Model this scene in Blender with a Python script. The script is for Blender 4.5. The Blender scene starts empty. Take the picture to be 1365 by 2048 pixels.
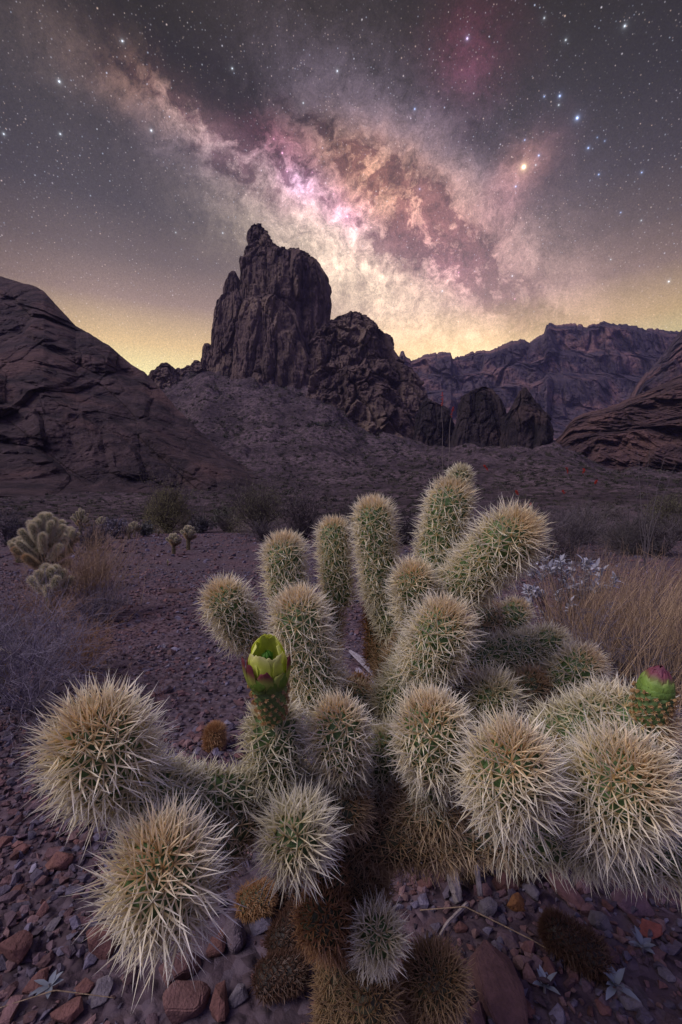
import bpy, bmesh, math
import numpy as np
from mathutils import Vector, Matrix

rng = np.random.default_rng(11)
S = bpy.context.scene
COL = S.collection
R = math.radians

# ------------------------------------------------------------------ camera
H = 0.70
F = 910.2          # focal length in pixels of the 1365 x 2048 photograph
cam_d = bpy.data.cameras.new("camera")
cam = bpy.data.objects.new("camera", cam_d)
COL.objects.link(cam)
cam_d.sensor_fit = 'VERTICAL'
cam_d.sensor_height = 36.0
cam_d.lens = 16.0
cam_d.clip_start = 0.02
cam_d.clip_end = 9000
cam.location = (0, 0, H)
cam.rotation_euler = (R(90), 0, 0)
S.camera = cam
S.view_settings.view_transform = 'Standard'
S.view_settings.look = 'None'
S.view_settings.exposure = 0.0
S.view_settings.gamma = 1.0
S.cycles.max_bounces = 5
S.cycles.diffuse_bounces = 3
S.cycles.transmission_bounces = 3
S.cycles.transparent_max_bounces = 4


def P(px, py, d):
    """point at distance d in front of the photographer, seen in direction (px, py)"""
    return np.array([(px - 682.5) / F * d, d, H - (py - 1024.0) / F * d])


def DIR(px, py):
    v = np.array([(px - 682.5) / F, 1.0, (1024.0 - py) / F])
    return v / np.linalg.norm(v)


def lin(r, g, b):
    f = lambda c: (c / 255 / 12.92) if c <= 10.3 else ((c / 255 + 0.055) / 1.055) ** 2.4
    return (f(r), f(g), f(b))


# ------------------------------------------------------------------ node helper
class NT:
    def __init__(s, tree):
        s.t = tree
        s.n = tree.nodes
        s.n.clear()

    def new(s, typ, ins=None, **kw):
        n = s.n.new(typ)
        for k, v in kw.items():
            setattr(n, k, v)
        if ins:
            for k, v in ins.items():
                s.put(n.inputs[k], v)
        return n

    def put(s, sock, v):
        if isinstance(v, bpy.types.NodeSocket):
            s.t.links.new(v, sock)
        elif isinstance(v, bpy.types.Node):
            s.t.links.new(v.outputs[0], sock)
        else:
            if sock.type == 'RGBA' and len(v) == 3:
                v = (*v, 1)
            sock.default_value = v

    def m(s, op, a, b=None, c=None, clamp=False):
        n = s.n.new('ShaderNodeMath')
        n.operation = op
        n.use_clamp = clamp
        s.put(n.inputs[0], a)
        if b is not None: s.put(n.inputs[1], b)
        if c is not None: s.put(n.inputs[2], c)
        return n.outputs[0]

    def v(s, op, a, b=None, c=None):
        n = s.n.new('ShaderNodeVectorMath')
        n.operation = op
        s.put(n.inputs[0], a)
        if b is not None:
            if op == 'SCALE': s.put(n.inputs['Scale'], b)
            else: s.put(n.inputs[1], b)
        if c is not None: s.put(n.inputs[2], c)
        return n.outputs['Value'] if op in ('DOT_PRODUCT', 'DISTANCE', 'LENGTH') else n.outputs[0]

    def noise(s, vec, scale, detail=4, rough=0.55, dist=0.0, out=0, lac=2.0):
        n = s.new('ShaderNodeTexNoise', {'Vector': vec, 'Scale': scale, 'Detail': detail, 'Roughness': rough,
                                         'Distortion': dist, 'Lacunarity': lac})
        return n.outputs[out]

    def rng(s, x, a, b, c=0.0, d=1.0, smooth=True):
        n = s.new('ShaderNodeMapRange', {0: x, 1: a, 2: b, 3: c, 4: d})
        n.interpolation_type = 'SMOOTHSTEP' if smooth else 'LINEAR'
        n.clamp = True
        return n.outputs[0]

    def mix(s, f, a, b, blend='MIX'):
        n = s.n.new('ShaderNodeMix')
        n.data_type = 'RGBA'
        n.blend_type = blend
        n.clamp_factor = True
        s.put(n.inputs[0], f)
        s.put(n.inputs[6], a)
        s.put(n.inputs[7], b)
        return n.outputs[2]

    def ramp(s, x, stops, interp='LINEAR'):
        n = s.new('ShaderNodeValToRGB', {0: x})
        cr = n.color_ramp
        cr.interpolation = interp
        while len(cr.elements) < len(stops):
            cr.elements.new(0.5)
        for e, (p, c) in zip(cr.elements, stops):
            e.position = p
            e.color = (*c, 1) if not isinstance(c, (int, float)) else (c, c, c, 1)
        return n.outputs[0]


# ------------------------------------------------------------------ world: night sky with the milky way
W = bpy.data.worlds.new("World")
S.world = W
W.use_nodes = True
W.cycles.sampling_method = 'NONE'
w = NT(W.node_tree)
D = w.new('ShaderNodeTexCoord').outputs['Generated']
sep = w.new('ShaderNodeSeparateXYZ', {0: D})
dx, dy, dz = sep.outputs
# two axes of the galactic band
b0, b1 = DIR(30, 60), DIR(1060, 660)
Nn = np.cross(b0, b1); Nn /= np.linalg.norm(Nn)
Tt = b1 - b0; Tt /= np.linalg.norm(Tt)
if DIR(1000, 50) @ Nn < 0: Nn = -Nn


def AB(px, py):
    d = DIR(px, py)
    return float(d @ Tt), float(d @ Nn)


def band(vec):
    a = w.v('DOT_PRODUCT', vec, tuple(Tt))
    b = w.v('DOT_PRODUCT', vec, tuple(Nn))
    return w.new('ShaderNodeCombineXYZ', {0: a, 1: b, 2: 0.0}).outputs[0]


wn = w.noise(D, 4.0, 5, 0.66, out=1)
wv = w.v('SUBTRACT', wn, (0.5, 0.5, 0.5))
Dw = w.v('MULTIPLY_ADD', wv, (0.12, 0.12, 0.12), D)
ab = band(Dw)
front = w.rng(dy, 0.0, 0.25)


def blobs(lst, acc=None):
    """sum of soft clouds placed on the celestial sphere: px, py, along, across, colour, gain"""
    for px, py, sa, sb, col, k in lst:
        a0, c0 = AB(px, py)
        sa, sb = sa / F, sb / F
        q = w.v('MULTIPLY_ADD', ab, (1 / sa, 1 / sb, 0), (-a0 / sa, -c0 / sb, 0))
        g = w.m('POWER', 0.4, w.v('DOT_PRODUCT', q, q))
        col = tuple(k * c for c in col)
        acc = w.v('MULTIPLY_ADD', w.new('ShaderNodeCombineXYZ', {0: g, 1: g, 2: g}).outputs[0], col,
                  acc if acc is not None else (0, 0, 0))
    return acc


el = w.ramp(w.m('ADD', dz, w.m('MULTIPLY', dx, -0.02)), [
    (0.0, lin(236, 196, 110)), (0.22, lin(255, 242, 170)), (0.272, lin(255, 241, 178)), (0.33, lin(232, 198, 146)),
    (0.40, lin(160, 136, 127)), (0.46, lin(118, 104, 103)), (0.53, lin(84, 78, 82)), (0.62, lin(62, 59, 60)), (0.72, lin(46, 43, 36)),
    (1.0, lin(42, 40, 34))], 'LINEAR')
az = w.m('MULTIPLY', w.rng(dx, 0.25, 0.62, 1.0, 0.60), w.rng(dx, -0.64, -0.40, 0.58, 1.08))
el = w.v('SCALE', el, az)
lum = blobs([
    (720, 545, 170, 66, (1.0, 0.78, 0.54), 0.66),
    (680, 490, 90, 44, (1.0, 0.80, 0.64), 0.42),
    (860, 640, 200, 85, (1.0, 0.70, 0.45), 0.32),
    (560, 385, 100, 36, (1.0, 0.66, 0.58), 0.40),
    (395, 245, 46, 24, (1.0, 0.64, 0.56), 0.62),
    (430, 300, 90, 42, (0.80, 0.58, 0.80), 0.15),
    (295, 180, 50, 28, (1.0, 0.48, 0.30), 0.24),
    (200, 140, 80, 32, (0.9, 0.55, 0.46), 0.07),
    (60, 90, 120, 50, (0.8, 0.62, 0.6), 0.025),
    (750, 370, 85, 46, (1.0, 0.50, 0.25), 0.95),
    (880, 430, 95, 48, (1.0, 0.52, 0.34), 0.65),
    (740, 270, 150, 50, (0.66, 0.52, 0.76), 0.16),
    (470, 380, 150, 50, (0.62, 0.46, 0.62), 0.09),
    (612, 372, 26, 15, (0.90, 0.62, 1.0), 0.62),
    (695, 430, 34, 24, (1.0, 0.40, 0.78), 0.45),
    (645, 395, 100, 38, (0.80, 0.34, 0.70), 0.40),
    (555, 290, 60, 28, (1.0, 0.26, 0.40), 0.26),
    (880, 520, 100, 50, (0.90, 0.34, 0.52), 0.52),
    (990, 500, 150, 70, (0.95, 0.60, 0.50), 0.26),
    (1050, 600, 140, 90, (0.88, 0.50, 0.48), 0.20),
    (900, 320, 180, 90, (0.58, 0.46, 0.72), 0.08),
    (935, 110, 58, 58, (0.9, 0.14, 0.34), 0.07),
    (925, 60, 45, 45, (0.9, 0.14, 0.34), 0.028),
    (1030, 385, 36, 60, (1.0, 0.30, 0.42), 0.12),
    (1048, 334, 26, 26, (1.0, 0.50, 0.36), 0.24),
    (640, 50, 200, 80, (0.7, 0.45, 0.42), 0.02),
])
n1 = w.noise(Dw, 13.0, 8, 0.72)
n2 = w.noise(w.v('ADD', Dw, (3.1, 1.7, 5.2)), 60.0, 4, 0.85)
tex = w.m('ADD', w.m('MULTIPLY', w.m('POWER', w.rng(n1, 0.28, 0.72, 0.0, 1.0, False), 1.4), 1.42), w.m('MULTIPLY', w.rng(n2, 0.3, 0.7, 0.0, 2.0, False), 0.46))
lum = w.v('SCALE', lum, tex)
# dust: dark filaments along the middle of the band
dz_m = blobs([
    (600, 250, 170, 34, (1, 1, 1), 0.85), (390, 165, 90, 36, (1, 1, 1), 1.0), (480, 250, 80, 30, (1, 1, 1), 0.6),
    (850, 385, 120, 26, (1, 1, 1), 0.75), (800, 490, 80, 26, (1, 1, 1), 0.8),
    (900, 480, 110, 40, (1, 1, 1), 0.45), (980, 560, 120, 50, (1, 1, 1), 0.6), (470, 350, 70, 18, (1, 1, 1), 0.8),
    (240, 90, 150, 50, (1, 1, 1), 0.5), (980, 280, 120, 14, (1, 1, 1), 0.6), (690, 420, 300, 100, (1, 1, 1), 0.38),
    (590, 350, 70, 20, (1, 1, 1), 0.8), (1060, 620, 170, 60, (1, 1, 1), 0.5), (740, 560, 160, 40, (1, 1, 1), 0.25)])
dm = w.new('ShaderNodeSeparateXYZ', {0: dz_m}).outputs[0]
n3 = w.noise(w.v('ADD', Dw, (7.7, 2.2, 0.3)), 8.0, 8, 0.70)
rd = w.new('ShaderNodeTexNoise', {'Vector': w.v('ADD', Dw, (1.7, 9.2, 4.3)), 'Scale': 7.0, 'Detail': 7.0, 'Roughness': 0.62, 'Lacunarity': 2.1})
n4 = w.m('MULTIPLY', w.m('ABSOLUTE', w.m('SUBTRACT', rd.outputs[0], 0.5)), 2.0)      # thin winding threads
n5 = w.noise(w.v('ADD', Dw, (4.7, 3.2, 8.3)), 26.0, 6, 0.74)
fil = w.m('ADD', w.m('MULTIPLY', w.rng(n3, 0.36, 0.66), 0.60), w.m('ADD', w.m('MULTIPLY', w.rng(n4, 0.16, 0.0), 0.55), w.m('MULTIPLY', w.rng(n5, 0.36, 0.68), 0.55)))
dust = w.m('MULTIPLY', dm, fil, clamp=True)
ext = w.mix(dust, (1, 1, 1), (0.22, 0.17, 0.20))
sky = w.v('ADD', w.v('MULTIPLY', el, w.mix(dust, (1, 1, 1), (0.80, 0.80, 0.84))), w.v('MULTIPLY', w.v('SCALE', lum, front), ext))
gr = w.noise(D, 420.0, 2, 0.8)                     # unresolved star grain
sky = w.v('SCALE', sky, w.rng(gr, 0.3, 0.7, 0.82, 1.18, False))
# stars, three populations
for sc, rad, thr, gain, tint in ((210, 0.33, 0.0, 0.70, 0.75), (95, 0.20, 0.10, 0.95, 0.8), (30, 0.070, 0.60, 1.3, 0.85)):
    vn = w.new('ShaderNodeTexVoronoi', {'Vector': w.v('SCALE', D, 1.0), 'Scale': float(sc)})
    sp = w.rng(vn.outputs['Distance'], 0.0, rad, 1.0, 0.0)
    cs = w.new('ShaderNodeSeparateColor', {0: vn.outputs['Color']})
    br = w.m('POWER', w.rng(cs.outputs[0], thr, 1.0, 0.0, 1.0, False), 2.2)
    tc = w.mix(cs.outputs[1], (0.62, 0.72, 1.0), (1.0, 0.70, 0.58))
    add = w.v('SCALE', tc, w.m('MULTIPLY', w.m('MULTIPLY', w.m('MULTIPLY', sp, sp), br), gain))
    sky = w.v('ADD', sky, add)
BL, WHT, ORG, PNK = (0.45, 0.58, 1.0), (0.8, 0.88, 1.0), (1.0, 0.72, 0.42), (1.0, 0.45, 0.7)
STARS = [(1155, 236, 2.4, BL), (1048, 334, 4.2, ORG), (1120, 192, 1.6, BL), (1118, 210, .8, WHT), (1089, 193, .9, BL),
         (1177, 296, 1.3, BL), (1032, 373, 1.2, BL), (1078, 311, 1.3, BL), (1072, 330, .8, WHT), (1050, 280, .9, BL),
         (935, 77, 1.6, (.75, .6, 1)), (830, 218, 1.2, BL), (303, 261, 1.4, WHT), (119, 163, 1.5, WHT), (121, 268, 1.1, WHT),
         (8, 268, 1.1, WHT), (245, 82, 1.2, WHT), (465, 137, 1.0, WHT), (675, 142, 1.1, WHT), (607, 206, .8, WHT),
         (1284, 345, 1.0, BL), (1250, 52, 1.3, WHT), (1132, 80, .9, WHT), (1089, 36, .8, WHT), (1198, 349, 1.0, BL),
         (1242, 425, .8, BL), (1025, 552, 1.0, WHT), (1338, 563, 1.3, WHT), (885, 582, 1.1, WHT), (446, 466, .9, WHT),
         (1283, 441, .7, WHT), (565, 306, 1.5, PNK), (695, 433, 1.9, PNK), (575, 343, 1.0, PNK), (352, 465, .7, WHT),
         (1195, 275, .6, BL), (1210, 282, .6, BL), (840, 378, .9, (.6, .6, 1)), (1222, 519, .7, WHT), (918, 545, .9, PNK), (548, 278, .8, PNK), (625, 345, .7, PNK), (668, 388, .7, PNK), (722, 418, .6, PNK), (742, 455, .6, PNK), (1030, 598, .8, PNK), (652, 366, .6, WHT), (600, 392, .6, PNK)]
for px, py, b, c in STARS:
    ds = w.v('DISTANCE', D, tuple(DIR(px, py)))
    sg = 0.0006 + 0.00048 * b
    g = w.m('MINIMUM', w.m('DIVIDE', 0.9 * b * sg ** 2.6, w.m('POWER', w.m('ADD', ds, sg * 0.4), 2.6)), 1.2 * b)
    sky = w.v('MULTIPLY_ADD', w.new('ShaderNodeCombineXYZ', {0: g, 1: g, 2: g}).outputs[0], c, sky)
# lavender twilight added to the unseen sky behind and overhead to light the foreground
tw = w.m('MAXIMUM', w.rng(dy, 0.15, -0.45), w.rng(dz, 0.80, 0.97))
above = w.rng(dz, -0.02, 0.05)
sky = w.mix(tw, sky, (0.265, 0.24, 0.55))
sky = w.mix(above, (0.03, 0.022, 0.03), sky)
bg = w.new('ShaderNodeBackground', {'Color': sky, 'Strength': 1.0})
w.new('ShaderNodeOutputWorld', {0: bg})

# ------------------------------------------------------------------ sun: very soft afterglow from high behind the left shoulder
sd = bpy.data.lights.new("sun", 'SUN')
sd.energy = 2.9
sd.angle = R(38)
sd.color = (1.0, 0.88, 0.90)
sun = bpy.data.objects.new("sun", sd)
COL.objects.link(sun)
sun.rotation_euler = Vector((0.62, 0.30, -0.72)).to_track_quat('-Z', 'Y').to_euler()


# ------------------------------------------------------------------ numpy noise
_perm = np.random.default_rng(5).permutation(256)
_perm = np.concatenate([_perm, _perm, _perm])
_g = np.random.default_rng(6).normal(size=(256, 3))
_g /= np.linalg.norm(_g, axis=1)[:, None]


def perlin(p):
    i = np.floor(p).astype(np.int64)
    f = p - i
    i &= 255
    u = f * f * f * (f * (f * 6 - 15) + 10)
    out = 0
    for cx in (0, 1):
        wx = u[:, 0] if cx else 1 - u[:, 0]
        hx = _perm[i[:, 0] + cx]
        for cy in (0, 1):
            wy = u[:, 1] if cy else 1 - u[:, 1]
            hy = _perm[hx + i[:, 1] + cy]
            for cz in (0, 1):
                wz = u[:, 2] if cz else 1 - u[:, 2]
                h = _perm[hy + ((i[:, 2] + cz) & 255)]
                g = _g[h]
                dd = g[:, 0] * (f[:, 0] - cx) + g[:, 1] * (f[:, 1] - cy) + g[:, 2] * (f[:, 2] - cz)
                out = out + wx * wy * wz * dd
    return out * 1.5


def fbm(p, octv=5, gain=0.5, lac=2.03, ridged=False):
    a, s, t = 1.0, 0.0, 0.0
    p = np.array(p, float)
    for k in range(octv):
        n = perlin(p + 17.3 * k)
        if ridged: n = 1 - 2 * np.abs(n)
        s = s + a * n
        t += a
        a *= gain
        p = p * lac
    return s / t


def blocks(p, crack=0.12):
    """angular blocks: a constant height per cell with narrow cracks between the cells"""
    i0 = np.floor(p).astype(np.int64)
    n = len(p)
    b1 = np.full(n, 9.0); b2 = np.full(n, 9.0); h1 = np.zeros(n); tl = np.zeros(n)
    for ox in (-1, 0, 1):
        for oy in (-1, 0, 1):
            for oz in (-1, 0, 1):
                c = i0 + np.array([ox, oy, oz])
                h = _perm[_perm[_perm[c[:, 0] & 255] + (c[:, 1] & 255)] + (c[:, 2] & 255)]
                g = _g[h]
                q = c + 0.5 + 0.42 * g
                dd = p - q
                d = np.sqrt((dd ** 2).sum(1))
                cl = d < b1
                b2 = np.where(cl, b1, np.minimum(b2, d))
                hv = _g[(h * 7 + 13) & 255]
                h1 = np.where(cl, hv[:, 0] + 0.9 * (dd * hv).sum(1), h1)
                b1 = np.where(cl, d, b1)
    e = np.clip((b2 - b1) / crack, 0, 1)
    return h1 * (0.3 + 0.7 * e) - 0.55 * (1 - e)


# ------------------------------------------------------------------ mesh builder
class MB:
    def __init__(s):
        s.v, s.t, s.q, s.c, s.n = [], [], [], [], 0

    def add(s, v, tris=None, quads=None, col=None):
        v = np.asarray(v, float).reshape(-1, 3)
        s.v.append(v)
        if tris is not None and len(tris): s.t.append(np.asarray(tris, np.int64) + s.n)
        if quads is not None and len(quads): s.q.append(np.asarray(quads, np.int64) + s.n)
        if col is None: col = (1, 1, 1)
        s.c.append(np.broadcast_to(np.asarray(col, float), (len(v), 3)))
        s.n += len(v)
        return s

    def build(s, name, mat, parent=None, loc=(0, 0, 0), smooth=True):
        v = np.concatenate(s.v) - np.asarray(loc, float)
        t = np.concatenate(s.t) if s.t else np.zeros((0, 3), np.int64)
        q = np.concatenate(s.q) if s.q else np.zeros((0, 4), np.int64)
        me = bpy.data.meshes.new(name)
        me.vertices.add(len(v))
        me.vertices.foreach_set('co', v.astype(np.float32).ravel())
        li = np.concatenate([t.ravel(), q.ravel()]).astype(np.int32)
        me.loops.add(len(li))
        me.loops.foreach_set('vertex_index', li)
        nf = len(t) + len(q)
        me.polygons.add(nf)
        tot = np.concatenate([np.full(len(t), 3), np.full(len(q), 4)]).astype(np.int32)
        st = np.concatenate([[0], np.cumsum(tot)[:-1]]).astype(np.int32)
        me.polygons.foreach_set('loop_start', st)
        me.polygons.foreach_set('loop_total', tot)
        me.polygons.foreach_set('use_smooth', np.full(nf, smooth))
        me.update(calc_edges=True)
        c = np.concatenate(s.c)
        at = me.color_attributes.new('Col', 'FLOAT_COLOR', 'POINT')
        at.data.foreach_set('color', np.concatenate([c, np.ones((len(c), 1))], 1).astype(np.float32).ravel())
        me.materials.append(mat)
        o = bpy.data.objects.new(name, me)
        COL.objects.link(o)
        if parent is not None:
            o.parent = parent
        else:
            o.location = loc
        return o


def tag(o, label=None, cat=None, group=None, kind=None):
    if label: o['label'] = label
    if cat: o['category'] = cat
    if group: o['group'] = group
    if kind: o['kind'] = kind
    return o


def empty(name, loc, label, cat, group=None):
    o = bpy.data.objects.new(name, None)
    o.location = loc
    COL.objects.link(o)
    return tag(o, label, cat, group)


def tubes(paths, radii, sides=3, col=None, cap=False):
    """paths: (n, k, 3), radii: (n, k) -> one MB payload of thin tubes; col (n,3) or (n,k,3)"""
    paths = np.asarray(paths, float)
    n, k, _ = paths.shape
    radii = np.broadcast_to(np.asarray(radii, float), (n, k))
    tan = np.gradient(paths, axis=1)
    tan /= np.linalg.norm(tan, axis=2)[..., None] + 1e-12
    ref = np.where(np.abs(tan[..., 2:3]) > 0.9, np.array([1., 0, 0]), np.array([0, 0, 1.]))
    a = np.cross(tan, ref); a /= np.linalg.norm(a, axis=2)[..., None] + 1e-12
    b = np.cross(tan, a)
    th = np.arange(sides) * 2 * math.pi / sides
    ring = (a[:, :, None, :] * np.cos(th)[None, None, :, None] + b[:, :, None, :] * np.sin(th)[None, None, :, None])
    v = paths[:, :, None, :] + ring * radii[:, :, None, None]
    idx = np.arange(n * k * sides).reshape(n, k, sides)
    nx = np.roll(idx, -1, axis=2)
    q = np.stack([idx[:, :-1], nx[:, :-1], nx[:, 1:], idx[:, 1:]], -1).reshape(-1, 4)
    if col is not None:
        col = np.asarray(col, float)
        if col.ndim == 1: col = np.broadcast_to(col, (n, 3))
        if col.ndim == 2: col = np.repeat(col[:, None, :], k, 1)
        col = np.repeat(col[:, :, None, :], sides, 2).reshape(-1, 3)
    return v.reshape(-1, 3), None, q, col


def unit(v):
    v = np.asarray(v, float)
    return v / (np.linalg.norm(v, axis=-1, keepdims=True) + 1e-12)


def basis(n):
    n = unit(n)
    ref = np.where(np.abs(n[..., 2:3]) > 0.85, np.array([1., 0, 0]), np.array([0, 0, 1.]))
    a = unit(np.cross(n, ref))
    return a, np.cross(n, a)


# ------------------------------------------------------------------ materials
def mat(name):
    m = bpy.data.materials.new(name)
    m.use_nodes = True
    return m, NT(m.node_tree)


def m_plain(name, rough=0.7, transl=0.0, gain=1.0, bump=0.0, bscale=200, var=0.25, vscale=30.0, spec=0.3):
    """object colour from the mesh's own colour attribute with procedural variation"""
    m, n = mat(name)
    c = n.new('ShaderNodeAttribute', attribute_name='Col').outputs['Color']
    pos = n.new('ShaderNodeTexCoord').outputs['Object']
    nz = n.noise(pos, vscale, 4, 0.6)
    c = n.v('SCALE', c, n.rng(nz, 0.25, 0.75, gain * (1 - var), gain * (1 + var), False))
    ins = {'Base Color': c, 'Roughness': rough, 'Specular IOR Level': spec}
    if bump:
        bn = n.noise(pos, bscale, 5, 0.6)
        ins['Normal'] = n.new('ShaderNodeBump', {'Strength': bump, 'Height': bn, 'Distance': 1.0 / bscale}).outputs[0]
    p = n.new('ShaderNodeBsdfPrincipled', ins)
    sh = p.outputs[0]
    if transl:
        tr = n.new('ShaderNodeBsdfTranslucent', {'Color': c})
        sh = n.new('ShaderNodeMixShader', {0: transl, 1: sh, 2: tr.outputs[0]}).outputs[0]
    n.new('ShaderNodeOutputMaterial', {0: sh})
    return m


def m_rock(name, c1, c2, c3, s=1.0, stretch=(1, 1, 0.22), bump=0.6, scrub=None, rot=0.0):
    """bedrock: blotches, vertical varnish streaks and a rough bump; s = metres of the main features"""
    m, n = mat(name)
    pos = n.new('ShaderNodeTexCoord').outputs['Object']
    if rot:
        pos = n.new('ShaderNodeVectorRotate', {'Vector': pos, 'Angle': rot}, rotation_type='Y_AXIS').outputs[0]
    st = n.v('MULTIPLY', pos, tuple(k / s for k in stretch))
    a = n.noise(st, 1.0, 9, 0.62, 0.5)
    b = n.noise(pos, 0.35 / s, 7, 0.6, 0.3)
    d = n.noise(st, 4.0, 8, 0.7, 0.8)
    c = n.mix(n.rng(a, 0.36, 0.64), c1, c2)
    c = n.mix(n.rng(b, 0.48, 0.66), c, c3)
    c = n.v('SCALE', c, n.rng(d, 0.3, 0.7, 0.62, 1.35, False))
    if scrub:
        vo = n.new('ShaderNodeTexVoronoi', {'Vector': pos, 'Scale': 1.0 / scrub, 'Randomness': 1.0})
        k = n.m('MULTIPLY', n.rng(vo.outputs['Distance'], 0.30, 0.22), n.rng(n.noise(pos, 0.02, 3), 0.4, 0.55))
        c = n.mix(k, c, (0.022, 0.026, 0.016))
    hgt = n.m('ADD', n.m('MULTIPLY', a, 1.0), n.m('MULTIPLY', d, 0.45))
    bp = n.new('ShaderNodeBump', {'Strength': bump, 'Distance': s * 0.6, 'Height': hgt}).outputs[0]
    p = n.new('ShaderNodeBsdfPrincipled', {'Base Color': c, 'Roughness': 0.92, 'Specular IOR Level': 0.15, 'Normal': bp})
    n.new('ShaderNodeOutputMaterial', {0: p})
    return m


M_SPINE = m_plain('spine_straw', 0.45, 0.45, var=0.12, vscale=60, spec=0.4)
M_STEM = m_plain('cactus_skin', 0.55, 0.0, bump=0.3, bscale=500, var=0.3, vscale=120)
M_PETAL = m_plain('petal', 0.55, 0.55, var=0.12, vscale=90)
M_STONE = m_plain('stone', 0.85, 0.0, bump=0.9, bscale=220, var=0.35, vscale=70, spec=0.25)
M_TWIG = m_plain('dry_twig', 0.8, 0.1, var=0.25, vscale=20)
M_LEAF = m_plain('silver_leaf', 0.75, 0.2, var=0.15, vscale=60)
M_SCRUB = m_plain('scrub_leaf', 0.85, 0.15, var=0.3, vscale=3)
M_WOOD = m_plain('weathered_wood', 0.8, 0.0, bump=1.0, bscale=260, var=0.4, vscale=60)

# ------------------------------------------------------------------ ground
# what the land does with distance, per viewing direction (rows: distance; values: height above eye line in px)
G_PX = np.array([-900, 0, 200, 330, 420, 520, 640, 760, 880, 960, 1100, 1250, 1365, 2300.])
G_D = np.array([14, 22, 45, 90, 160, 260, 380, 520, 620, 800, 1300, 4000.])
G_T = np.array([
    #  14   22   45   90  160  260  380  520  620  800  1300 4000
    [None, -30, -10, 10, 30, 60, 90, 120, 130, 100, 90, 10],     # -900
    [None, -32, -8, 18, 45, 80, 120, 150, 150, 100, 90, 10],     # 0
    [None, -34, -8, 18, 45, 80, 130, 190, 190, 120, 90, 10],     # 200
    [None, -34, -10, 18, 48, 100, 180, 280, 276, 150, 90, 10],     # 330
    [None, -30, -6, 18, 55, 130, 225, 292, 290, 180, 90, 10],     # 420
    [None, -28, -4, 20, 60, 140, 225, 282, 295, 200, 90, 10],     # 520
    [None, -28, -4, 22, 62, 140, 205, 262, 275, 200, 90, 10],     # 640
    [None, -24, 0, 28, 64, 115, 155, 180, 200, 180, 100, 10],     # 760
    [None, -20, 6, 36, 75, 118, 140, 160, 165, 150, 140, 10],     # 880
    [None, -16, 10, 44, 84, 128, 140, 140, 135, 130, 150, 10],     # 960
    [None, -12, 16, 52, 90, 130, 140, 130, 125, 125, 150, 10],     # 1100
    [None, -8, 20, 50, 80, 90, 100, 110, 120, 130, 150, 10],     # 1250
    [None, -6, 20, 45, 70, 90, 100, 110, 120, 130, 150, 10],     # 1365
    [None, -6, 10, 25, 50, 70, 80, 90, 100, 110, 120, 10]])      # 2300
for r_ in G_T: r_[0] = -H * F / 14
G_T = G_T.astype(float)


def _smooth_interp(x, xs):
    i = np.clip(np.searchsorted(xs, x) - 1, 0, len(xs) - 2)
    t = np.clip((x - xs[i]) / (xs[i + 1] - xs[i]), 0, 1)
    return i, t * t * (3 - 2 * t)


def ground_z(x, y, rough=True):
    x = np.atleast_1d(np.asarray(x, float)); y = np.atleast_1d(np.asarray(y, float))
    dist = np.hypot(x, y)
    yy = np.maximum(y, dist * 0.35)
    px = 682.5 + F * x / np.maximum(yy, 1e-3)
    i, s = _smooth_interp(px, G_PX)
    j, t0 = _smooth_interp(np.log(np.maximum(yy, 1)), np.log(G_D))
    t = np.clip((np.log(np.maximum(yy, 1)) - np.log(G_D)[j]) / (np.log(G_D)[j + 1] - np.log(G_D)[j]), 0, 1)
    v = (G_T[i, j] * (1 - s) * (1 - t) + G_T[i + 1, j] * s * (1 - t) + G_T[i, j + 1] * (1 - s) * t + G_T[i + 1, j + 1] * s * t)
    z = H + v / F * yy
    z = np.where(yy <= 14, 0.0, z)
    # gentle mounds near the camera
    p = np.stack([x, y, 0 * x], 1)
    near = 0.030 * perlin(p * 0.9 + 3.3) + 0.012 * perlin(p * 3.1 + 9.1)
    z = z + near * np.clip((dist - 0.2) / 1.0, 0, 1)
    far = np.clip((yy - 30) / 200, 0, 1)
    if rough:
        z = z + far * yy * (0.013 * fbm(p * 0.016, 6, 0.55) - 0.014 * fbm(p * 0.022 + 5, 6, 0.55, ridged=True) + 0.008 * blocks(p * 0.05 + 0.3, 0.3))
        z = z + np.clip((yy - 20) / 60, 0, 1) * (0.9 * fbm(p * 0.30 + 2, 3, 0.7))
        z = z + 0.008 * fbm(p * 14, 3) * np.clip(1.5 - dist / 8, 0, 1)
    return z


def G(px, py):
    """where the line of sight through (px, py) meets the near ground"""
    d = H * F / max(py - 1024.0, 1)
    for _ in range(4):
        z = float(ground_z((px - 682.5) / F * d, d)[0])
        d = (H - z) * F / max(py - 1024.0, 1)
    return P(px, py, d)


azf = np.linspace(-52, 52, 560)
azb = np.concatenate([azf, np.linspace(56, 304, 40)])
rad = np.concatenate([np.linspace(0.12, 3.0, 200), np.geomspace(3.03, 60, 170), np.geomspace(61, 900, 330), np.geomspace(930, 2150, 24)])
A_, R_ = np.meshgrid(np.radians(azb), rad, indexing='ij')
gx, gy = R_ * np.sin(A_), R_ * np.cos(A_)
gz = ground_z(gx.ravel(), gy.ravel())
gv = np.stack([gx.ravel(), gy.ravel(), gz], 1)
na, nr = gx.shape
idx = np.arange(na * nr).reshape(na, nr)
nx_ = np.roll(idx, -1, axis=0)
q = np.stack([idx[:, :-1], idx[:, 1:], nx_[:, 1:], nx_[:, :-1]], -1).reshape(-1, 4)[:, ::-1]
mb = MB()
mb.add(np.vstack([gv, [[0, 0, 0]]]), [[na * nr, idx[(k + 1) % na, 0], idx[k, 0]] for k in range(na)], q)
m, n = mat('desert_floor')
pos = n.new('ShaderNodeTexCoord').outputs['Object']
sy = n.new('ShaderNodeSeparateXYZ', {0: pos}).outputs
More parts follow.
